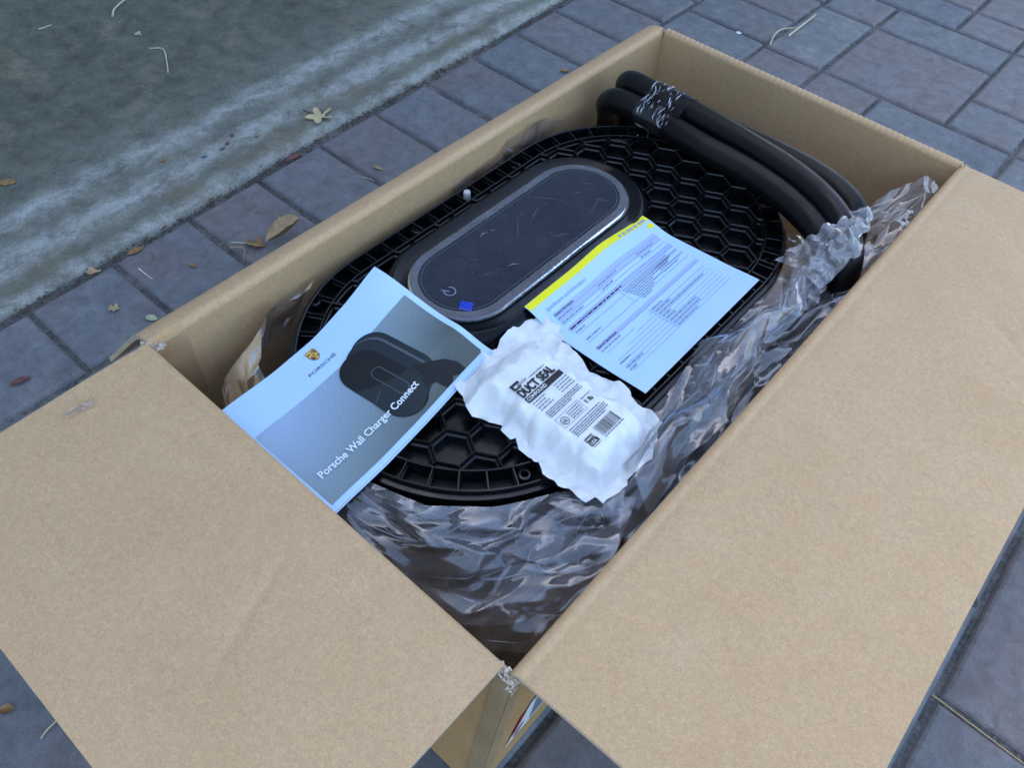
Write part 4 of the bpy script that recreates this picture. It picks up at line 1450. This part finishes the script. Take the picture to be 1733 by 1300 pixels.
# the rest of the cable, coiled down beside the housing
for zc, xo in ((0.062, 0.0), (0.094, 0.003), (0.128, -0.002)):
    v, f = tube(spline([(0.178 + xo, 0.150, z0 - zc - .02), (0.173 + xo, 0.08, z0 - zc), (0.170 + xo, -0.06, z0 - zc), (0.166 + xo, -0.17, z0 - zc), (0.140 + xo, -0.262, z0 - zc), (0.072 + xo, -0.334, z0 - zc), (-0.01, -0.3585, z0 - zc), (-0.08, -0.352, z0 - zc)], 100), RC, 16)
    mobj('cable_run', v, f, M['cable'], cable, True)
# stretch film round the bundle
def hull_ring(t):
    """profile of the wrap around the three runs at position t along the bundle"""
    x = -0.117 + 0.052 * t
    c1 = (0.2095 - 0.002 * t, z0 - .0002); c2 = (0.2345, z0 + .0105); c3 = (0.272 - 0.012 * t, z0 - .015)
    pts = []
    for k in range(64):
        a = 2 * math.pi * k / 64
        d = (math.cos(a), math.sin(a))
        s = max(c[0] * d[0] + c[1] * d[1] + RC + .0009 for c in (c1, c2))
        pts.append((d, s))
    out = []
    for k in range(64):
        (d1, s1), (d2, s2) = pts[k], pts[(k + 1) % 64]
        det = d1[0] * d2[1] - d1[1] * d2[0]
        yy = (s1 * d2[1] - s2 * d1[1]) / det
        zz = (d1[0] * s2 - d2[0] * s1) / det
        w_ = 0.0007 * (vnoise(k * .9, t * 9, 6) - .5)
        out.append((x + 0.003 * (vnoise(k * .4, 3, 7 if t > .5 else 9) - .5), yy, zz + w_))
    P_ = np.array(out + [out[0]])
    d_ = np.r_[0, np.cumsum(np.linalg.norm(np.diff(P_, axis=0), axis=1))]
    tt_ = np.linspace(0, d_[-1], 97)[:-1]
    return [tuple(q) for q in np.stack([np.interp(tt_, d_, P_[:, c]) for c in range(3)], 1)]
rings = [hull_ring(t) for t in np.linspace(0, 1, 14)]
v, f = loft(rings, False)
wrap = mobj('film_wrap', v, f, M['film_wrap'], cable, True)
# white glints on the film, put in as pale raised creases
mb = MB()
rr = random.Random(8)
for k in range(58):
    t = rr.uniform(.03, .97)
    ring = rings[int(t * 13)]
    i0 = rr.randrange(8, 44)
    ln = rr.randrange(2, 9)
    dxs = rr.uniform(-.004, .006)
    pts = []
    for q in range(ln + 1):
        p = ring[(i0 + q) % 96]
        pts.append((p[0] + dxs * q / ln + rr.uniform(-.0004, .0004), p[1], p[2] + .0009))
    pts = np.array(pts)
    tt = np.linspace(0, len(pts) - 1, 4 * len(pts))
    pts = np.stack([np.interp(tt, range(len(pts)), pts[:, c]) for c in range(3)], 1)
    v, f = tube(pts, rr.choice((.0002, .0003, .0005)) * np.sin(np.linspace(.3, 2.84, len(pts))), 4)
    mb.add(v, f)
tag(mb.obj('film_glints', M['crease'], wrap), kind='stuff')

# ------------------------------------------------------------------ the clear plastic bag round the housing
bag = thing('plastic_bag', (0.10, -0.20, 0.02), 'crumpled clear plastic bag around the black housing inside the box', 'plastic bag')
def inbox(P):
    P[..., 0] = np.clip(P[..., 0], -BX + T + .001, BX - T - .001)
    P[..., 1] = np.clip(P[..., 1], -BY + T + .001, BY - T - .001)
    P[..., 2] = np.clip(P[..., 2], 0.008, H + 0.012)
    # stay outside the housing
    yy = np.clip(P[..., 1], CY0, CY1)
    ddx, ddy = P[..., 0] - CX, P[..., 1] - yy
    d = np.sqrt(ddx ** 2 + ddy ** 2) + 1e-9
    low = (P[..., 2] < ZS + .001) & (d < 0.1672)
    k = np.where(low, 0.1672 / d, 1.0)
    P[..., 0] = CX + ddx * k
    P[..., 1] = yy + ddy * k
    return P
def arc3(a0, a1, R, cy, z0_, z1_, n=16):
    return [(CX + R * math.cos(math.radians(a0 + (a1 - a0) * k / n)), cy + R * math.sin(math.radians(a0 + (a1 - a0) * k / n)), z0_ + (z1_ - z0_) * k / n) for k in range(n + 1)]
# film bunched at the near end: from the housing's rim down to the near corner
def film(s0, s1, s2, s3, nx, ny, seed, ex, ey, amp, pin='all', it=140, bend=.08, jit=.38, facet=False, creases=26):
    """a sheet that buckles into irregular folds. facet: crisp flat facets; otherwise long soft folds"""
    r = np.random.default_rng(seed)
    P = coons(s0, s1, s2, s3, nx, ny)
    du = np.zeros_like(P); du[:, 1:-1] = 0.5 * (P[:, 2:] - P[:, :-2])
    dv = np.zeros_like(P); dv[1:-1] = 0.5 * (P[2:] - P[:-2])
    J = du * r.uniform(-jit, jit, P.shape[:2])[..., None] + dv * r.uniform(-jit, jit, P.shape[:2])[..., None]
    J[0] = J[-1] = 0; J[:, 0] = J[:, -1] = 0
    P = P + J
    P = crumple(P, seed, ex, ey, amp, 1, (it,), inbox, pin, (bend,))
    C = P.copy()
    if facet:
        P = upsample(P)
        P = crumple(P, seed + 50, 1.03, 1.03, amp * .15, 1, (8,), inbox, pin, (.10,))
        C = P.copy()
        P = upsample(upsample(P))
        for _q in range(2):
            Q = P.copy()
            Q[1:-1, 1:-1] = 0.5 * P[1:-1, 1:-1] + 0.125 * (P[:-2, 1:-1] + P[2:, 1:-1] + P[1:-1, :-2] + P[1:-1, 2:])
            P = Q
        o = sheet_obj('film_fold', inbox(P), M['film'], bag, True)
    else:
        for lv in range(3):
            P = upsample(P)
            if lv == 0:
                P = crumple(P, seed + 50, 1.03, 1.03, amp * .25, 1, (14,), inbox, pin, (.15,))
        Q = P.copy()
        Q[1:-1, 1:-1] = 0.6 * P[1:-1, 1:-1] + 0.1 * (P[:-2, 1:-1] + P[2:, 1:-1] + P[1:-1, :-2] + P[1:-1, 2:])
        C = inbox(Q)[::4, ::4]
        o = sheet_obj('film_fold', inbox(Q), M['film'], bag, True)
    # glints along some of the folds, put in as pale tubes
    mb = MB()
    h, w = C.shape[:2]
    for _ in range(creases):
        j, i = int(r.integers(1, h - 1)), int(r.integers(1, w - 1))
        pts = [C[j, i]]
        dj, di = [(0, 1), (1, 0), (1, 1), (1, -1)][int(r.integers(0, 4))]
        for _k in range(int(r.integers(1, 4))):
            j += dj; i += di
            if not (0 <= j < h and 0 <= i < w): break
            pts.append(C[j, i])
        if len(pts) < 2: continue
        pts = np.array(pts) + np.array([0, 0, .0004])
        n_ = len(pts) * 4
        t_ = np.linspace(0, len(pts) - 1, n_)
        pp = np.stack([np.interp(t_, range(len(pts)), pts[:, k]) for k in range(3)], 1)
        rad = r.choice((.00012, .0002, .00032)) * np.sin(np.linspace(.15, math.pi - .15, n_))
        v, f = tube(pp, rad, 4)
        mb.add(v, f)
    if mb.v:
        tag(mb.obj('fold_glints', M['crease'], o), kind='stuff')
    return o
NB_S2 = [(0.010, -0.3400, H - .033), (0.06, -0.325, H - .033), (0.105, -0.285, H - .033), (0.135, -0.235, H - .032), (0.170, -0.205, H - .028)]
# near end: folds running round the rim, then crisp film lower down
film([(-0.012, -0.380, H - .038), (0.07, -0.380, H - .060), (0.14, -0.345, H - .078), (0.196, -0.295, H - .062)], [(0.196, -0.295, H - .062), (0.198, -0.25, H - .040), (0.170, -0.205, H - .028)],
     NB_S2, [(-0.012, -0.380, H - .038), (0.0, -0.358, H - .034), (0.010, -0.3400, H - .033)], 9, 8, 2, 1.03, 1.16, .006, 'tlr', creases=40)
film([(0.004, -0.381, H - .060), (0.08, -0.381, H - .085), (0.15, -0.360, H - .100), (0.198, -0.325, H - .095)], [(0.198, -0.325, H - .095), (0.200, -0.26, H - .052), (0.180, -0.20, H - .036)],
     NB_S2[:4] + [(0.180, -0.20, H - .036)], [(0.004, -0.381, H - .060), (0.008, -0.36, H - .046), NB_S2[0]], 14, 11, 31, 1.035, 1.075, .004, 'tlr', facet=True, creases=70)
# a loose tail that drops into the corner
film([(0.150, -0.352, 0.05), (0.175, -0.358, 0.02), (0.198, -0.345, 0.05)], [(0.198, -0.345, 0.05), (0.201, -0.30, H - .10), (0.200, -0.25, H - .05)],
     [(0.125, -0.305, H - .075), (0.16, -0.285, H - .055), (0.200, -0.25, H - .05)], [(0.150, -0.352, 0.05), (0.135, -0.335, H - .12), (0.125, -0.305, H - .075)], 6, 7, 3, 1.04, 1.05, .006, 'tr', creases=8)
# along the right side: a crisp under layer and a soft rolled fold on top
film([(0.140, -0.215, H - .032), (0.17, -0.225, H - .032), (0.2015, -0.24, H - .042)], [(0.2015, -0.24, H - .042), (0.2015, -0.05, H - .030), (0.2015, 0.12, H - .030), (0.2015, 0.255, H - .034)],
     [(0.106, 0.188, H - .036), (0.150, 0.215, H - .046), (0.2015, 0.255, H - .034)], [(0.140, -0.215, H - .032), (0.1372, -0.10, H - .033), (0.1372, 0.06, H - .033), (0.130, 0.135, H - .034), (0.106, 0.188, H - .036)], 8, 22, 4, 1.06, 1.02, .004, facet=True, creases=70)
film([(0.146, -0.185, H - .026), (0.17, -0.195, H - .018), (0.196, -0.21, H - .030)], [(0.196, -0.21, H - .030), (0.192, -0.06, H - .010), (0.180, 0.03, H - .008), (0.168, 0.105, H - .016)],
     [(0.133, 0.110, H - .030), (0.150, 0.115, H - .006), (0.168, 0.105, H - .016)], [(0.146, -0.185, H - .026), (0.141, -0.08, H - .022), (0.139, 0.03, H - .024), (0.133, 0.110, H - .030)], 7, 7, 5, 1.12, 1.015, .005, 'bt', creases=30)
# far right corner: a puffed edge standing up against the end wall
film([(0.165, 0.190, H - .035), (0.19, 0.185, H - .035), (0.2015, 0.20, H - .030)], [(0.2015, 0.20, H - .030), (0.2010, 0.28, H - .022), (0.2000, 0.352, H - .014)],
     [(0.152, 0.290, H - .026), (0.170, 0.338, H - .020), (0.186, 0.362, H - .012), (0.2000, 0.352, H - .014)], [(0.165, 0.190, H - .035), (0.156, 0.25, H - .045), (0.152, 0.290, H - .026)], 8, 10, 6, 1.06, 1.06, .005, 'rb', facet=True, creases=18)
# film showing between the housing and the left wall
film([(-0.150, -0.370, H - .075), (-0.180, -0.35, H - .07), (-0.200, -0.25, H - .07)], [(-0.200, -0.25, H - .07), (-0.1985, -0.225, H - .038), (-0.1965, -0.215, H - .031)],
     [(-0.125, -0.333, H - .030), (-0.150, -0.322, H - .028), (-0.172, -0.290, H - .024), (-0.1965, -0.215, H - .031)], [(-0.150, -0.370, H - .075), (-0.14, -0.350, H - .05), (-0.125, -0.333, H - .030)], 9, 7, 7, 1.06, 1.06, .004, 'lrb', facet=True, creases=10)
film([(-0.2015, -0.02, H - .07), (-0.2015, 0.06, H - .07), (-0.2005, 0.15, H - .07)], [(-0.2005, 0.15, H - .07), (-0.197, 0.160, H - .04), (-0.190, 0.160, H - .026)],
     [(-0.200, -0.02, H - .034), (-0.1995, 0.05, H - .026), (-0.198, 0.10, H - .014), (-0.190, 0.160, H - .026)], [(-0.2015, -0.02, H - .07), (-0.201, -0.02, H - .05), (-0.200, -0.02, H - .034)], 9, 5, 8, 1.04, 1.06, .003, 'lrb', facet=True, creases=6)

# crinkled film wrapped round the cable's cut end (silvery)
tie = thing('crinkled_film', (0.16, 0.18, H - 0.04), 'silvery crinkled film twisted around the cable end near the right wall', 'film')
P = coons([(0.122, 0.122, H - .024), (0.15, 0.112, H - .010), (0.178, 0.108, H - .016)], [(0.178, 0.108, H - .016), (0.188, 0.155, H + .012), (0.178, 0.194, H + .024)],
          [(0.1600, 0.200, H + .022), (0.169, 0.201, H + .028), (0.178, 0.194, H + .024)], [(0.122, 0.122, H - .024), (0.145, 0.150, H + .016), (0.1600, 0.200, H + .022)], 21, 29)
P = crumple(P, 21, 1.22, 1.22, .003, 2, (120, 40), None, 'bt', (.08, .1))
sheet_obj('twisted_sheet', P, M['film_silver'], tie, True)
P = coons([(0.150, 0.072, H - .034), (0.165, 0.068, H - .028), (0.182, 0.075, H - .030)], [(0.182, 0.075, H - .030), (0.184, 0.11, H - .018), (0.172, 0.140, H - .012)],
          [(0.150, 0.142, H - .016), (0.16, 0.144, H - .010), (0.172, 0.140, H - .012)], [(0.150, 0.072, H - .034), (0.148, 0.11, H - .026), (0.150, 0.142, H - .016)], 17, 21)
P = crumple(P, 22, 1.20, 1.20, .003, 2, (120, 40), None, 'bt', (.08, .1))
sheet_obj('twisted_sheet', P, M['film_silver'], tie, True)

# ------------------------------------------------------------------ leaves, straws and bits lying about
def zat(x, y):
    return slab_z(x, y) if x < slab_edge(y) else 0.0
def leaf(name, x, y, length, width, ang, mat, label, curl=0.25, lobes=0, cat='leaf', lift=0.0008, seed=0, tilt=0.0):
    r = random.Random(seed + 77)
    n = 15
    V, F = [], []
    ca, sa = math.cos(ang), math.sin(ang)
    z0_ = max(zat(x, y), 0) + lift
    for i in range(n):
        t = i / (n - 1)
        w = width * (math.sin(math.pi * t) ** 0.7) * (1 + (0.6 * math.sin(t * math.pi * lobes * 2) if lobes else 0)) + 0.0003
        for j in range(5):
            s = -1 + j / 2
            a = (t - .5) * length
            b = s * w * (1 + r.uniform(-.12, .12))
            zz = curl * (abs(s) ** 2) * w + curl * .35 * length * (t - .5) ** 2 + abs(tilt) * (t if tilt > 0 else 1 - t) * length
            V.append((x + ca * a - sa * b, y + sa * a + ca * b, z0_ + zz))
    F = grid_faces(5, n)
    o = mobj(name, V, F, mat, None, True, loc=(x, y, z0_))
    return tag(o, label, cat)
def stick(name, pts, rad, mat, label, cat, tip=.4):
    P = np.array([(x, y, max(zat(x, y), 0) + rad + dz) for x, y, dz in pts])
    sp = spline(P, 24)
    v, f = tube(sp, np.linspace(rad, rad * tip, len(sp)), 7)
    o = mobj(name, v, f, mat, None, True, loc=tuple(P[0]))
    return tag(o, label, cat)

# pale yellow lobed leaf on the slab's edge, with its stalk
x, y = -0.630, 0.128
z_ = slab_z(x, y)
lf = thing('fallen_leaf', (x, y, z_), 'pale yellow curled lobed leaf on the edge of the concrete slab', 'leaf')
V, F = [(x, y, z_ + .004)], []
rl = random.Random(3)
nl = 60
for k in range(nl):
    a = 2 * math.pi * k / nl
    lob = abs(math.cos(2.5 * (a - .4)))
    rad = 0.0065 + 0.0175 * lob ** 1.8 + rl.uniform(-.0015, .0015)
    for q in (0.5, 1.0):
        V.append((x + rad * q * math.cos(a) * 0.85, y + rad * q * math.sin(a), z_ + .0012 + 0.0055 * q * q * abs(math.sin(a * 2.5 + 1)) + .0015 * (1 - q)))
for k in range(nl):
    a, b = 1 + 2 * k, 1 + 2 * ((k + 1) % nl)
    F += [(0, a, b), (a, a + 1, b + 1, b)]
mobj('blade', V, F, M['leaf_yellow'], lf, True)
v, f = tube(spline([(-0.636, 0.124, z_ + .003), (-0.650, 0.122, z_ + .003), (-0.668, 0.121, z_ + .002)], 12), .0007, 6)
mobj('stalk', v, f, M['twig'], lf, True)

stick('grass_blade', [(-1.092, 0.060, .0), (-1.108, 0.075, .002), (-1.122, 0.105, .003), (-1.121, 0.124, .001)], .0020, M['straw'], 'pale grass blade at the top of the concrete slab', 'grass blade')
stick('straw', [(-1.135, -0.051, 0), (-1.134, -0.029, 0)], .0011, M['straw'], 'short straw lying far left on the concrete slab', 'straw', .8)
stick('forked_stem', [(-0.962, 0.046, .0), (-0.944, 0.060, .001), (-0.910, 0.044, .001), (-0.880, 0.026, .0)], .0010, M['straw'], 'thin pale green stem lying mid slab', 'stem', 1.2)
leaf('fallen_leaf', -0.793, -0.289, .026, .0065, 1.0, M['leaf_brown'], 'small brown leaf at the left picture edge on concrete', .1, seed=2)
leaf('moss_tuft', -1.013, 0.059, .014, .005, .3, M['leaf_green'], 'small yellow green moss tuft on the concrete', .2, 1, 'moss', seed=3)
leaf('paint_spot', -0.667, -0.060, .011, .0028, 1.4, M['stain_teal'], 'left one of two teal paint spots on the slab lip', 0.0, 0, 'paint spot', .0007, 4)
leaf('paint_spot', -0.665, -0.030, .009, .0025, 1.3, M['stain_teal'], 'right one of two teal paint spots on the slab lip', 0.0, 0, 'paint spot', .0007, 5)
for k, (x, y, w) in enumerate(((-0.681, 0.0, 'beside the teal spots'), (-0.656, 0.026, 'nearest the yellow leaf'), (-0.670, -0.017, 'just past the teal spots'), (-0.697, -0.110, 'left of the teal spots'))):
    leaf('leaf_scrap', x, y, .009, .0026, k * 1.1, M['leaf_brown'] if k % 2 else M['leaf_red'], 'tiny brown leaf scrap on the slab lip, ' + w, .2, 0, 'leaf scrap', seed=10 + k)
leaf('fallen_leaf', -0.4745, -0.451, .024, .0042, 1.30, M['leaf_red'], 'narrow red brown leaf on the paver left of the near flap', .5, seed=21)
leaf('leaf_scrap', -0.500, -0.315, .014, .0050, .8, M['leaf_tan'], 'star shaped tan leaf scrap on the paver near the torn corner', .4, 2, 'leaf scrap', seed=22)
leaf('leaf_scrap', -0.454, -0.293, .016, .0045, .5, M['leaf_green'], 'pale green leaf scrap beside the folded left flap', .4, 0, 'leaf scrap', seed=23)
leaf('fallen_leaf', -0.452, -0.088, .050, .0130, 1.15, M['leaf_tan'], 'large curled tan leaf leaning behind the left flap', 1.3, seed=24, tilt=.5)
leaf('fallen_leaf', -0.470, -0.122, .030, .0070, .6, M['leaf_brown'], 'crumpled brown leaf in front of the curled tan leaf', .9, 2, seed=25)
stick('twig', [(-0.498, -0.140, 0), (-0.48, -0.129, .003), (-0.464, -0.120, .002)], .0009, M['straw'], 'thin pale twig beside the curled tan leaf', 'twig')
stick('twig', [(-0.492, -0.148, 0), (-0.474, -0.138, .004), (-0.460, -0.150, .001)], .0009, M['leaf_tan'], 'bent tan twig in the paver joint by the curled leaf', 'twig')
stick('twig', [(-0.482, 0.079, 0), (-0.472, 0.083, .001), (-0.462, 0.086, 0)], .0008, M['straw'], 'pale twig in the joint above the middle of the left flap', 'twig')
leaf('leaf_scrap', -0.480, 0.110, .016, .0028, .2, M['leaf_tan'], 'small tan leaf scrap on the paver below the yellow leaf', .8, 0, 'leaf scrap', seed=27)
leaf('leaf_scrap', -0.588, 0.040, .030, .0042, 1.55, M['leaf_red'], 'long reddish leaf scrap in the slab joint', .2, 0, 'leaf scrap', seed=28)
leaf('leaf_scrap', -0.457, 0.529, .016, .0050, .9, M['leaf_brown'], 'brown leaf scrap behind the far half of the left flap', .4, 0, 'leaf scrap', seed=29)
leaf('leaf_scrap', -0.497, -0.202, .012, .0030, .1, M['leaf_brown'], 'dark brown leaf scrap on the paver behind the left flap', .5, 0, 'leaf scrap', seed=30)
leaf('leaf_scrap', -0.575, -0.297, .018, .0050, 1.0, M['leaf_tan'], 'tan leaf scrap against the slab edge at left', .5, 1, 'leaf scrap', seed=31)
leaf('leaf_scrap', -0.572, -0.238, .022, .0050, 1.45, M['leaf_brown'], 'rust brown leaf scrap pressed in the slab joint', .4, 0, 'leaf scrap', seed=32)
stick('twig', [(-0.557, -0.226, 0), (-0.547, -0.228, .001), (-0.539, -0.238, 0)], .0007, M['leaf_brown'], 'fine curved brown twig on the paver by the slab joint', 'twig')
stick('twig', [(-0.541, -0.254, 0), (-0.526, -0.254, .0005), (-0.512, -0.253, 0)], .0008, M['label_white'], 'white sliver on the paver behind the left flap', 'sliver')
stick('straw', [(-0.239, 0.937, 0), (-0.238, 0.985, .004), (-0.238, 1.040, .006)], .0020, M['straw'], 'straight pale straw on the paver behind the far wall', 'straw', .8)
stick('straw', [(-0.247, 0.881, 0), (-0.258, 0.915, .002), (-0.258, 0.947, .003), (-0.240, 0.975, .002)], .0017, M['straw'], 'bent greenish straw touching the straight straw', 'straw', .6)
leaf('leaf_scrap', -0.313, 0.878, .011, .0050, .4, M['label_white'], 'white spot on the paver beyond the far corner', 0.0, 0, 'spot', .0006, 33)
leaf('seed_case', -0.142, -0.644, .012, .0040, .9, M['leaf_brown'], 'small dark seed case at the bottom left corner', .9, 0, 'seed case', seed=34)
stick('straw', [(-0.099, -0.637, 0), (-0.101, -0.630, .001), (-0.102, -0.620, .0015)], .0008, M['straw'], 'pale straw poking out below the near flap', 'straw', .8)
stick('straw', [(0.473, -0.0665, -.003), (0.515, -0.0675, -.003), (0.575, -0.0690, -.003)], .0008, M['leaf_tan'], 'long straw caught in the joint right of the flap', 'straw', .8)
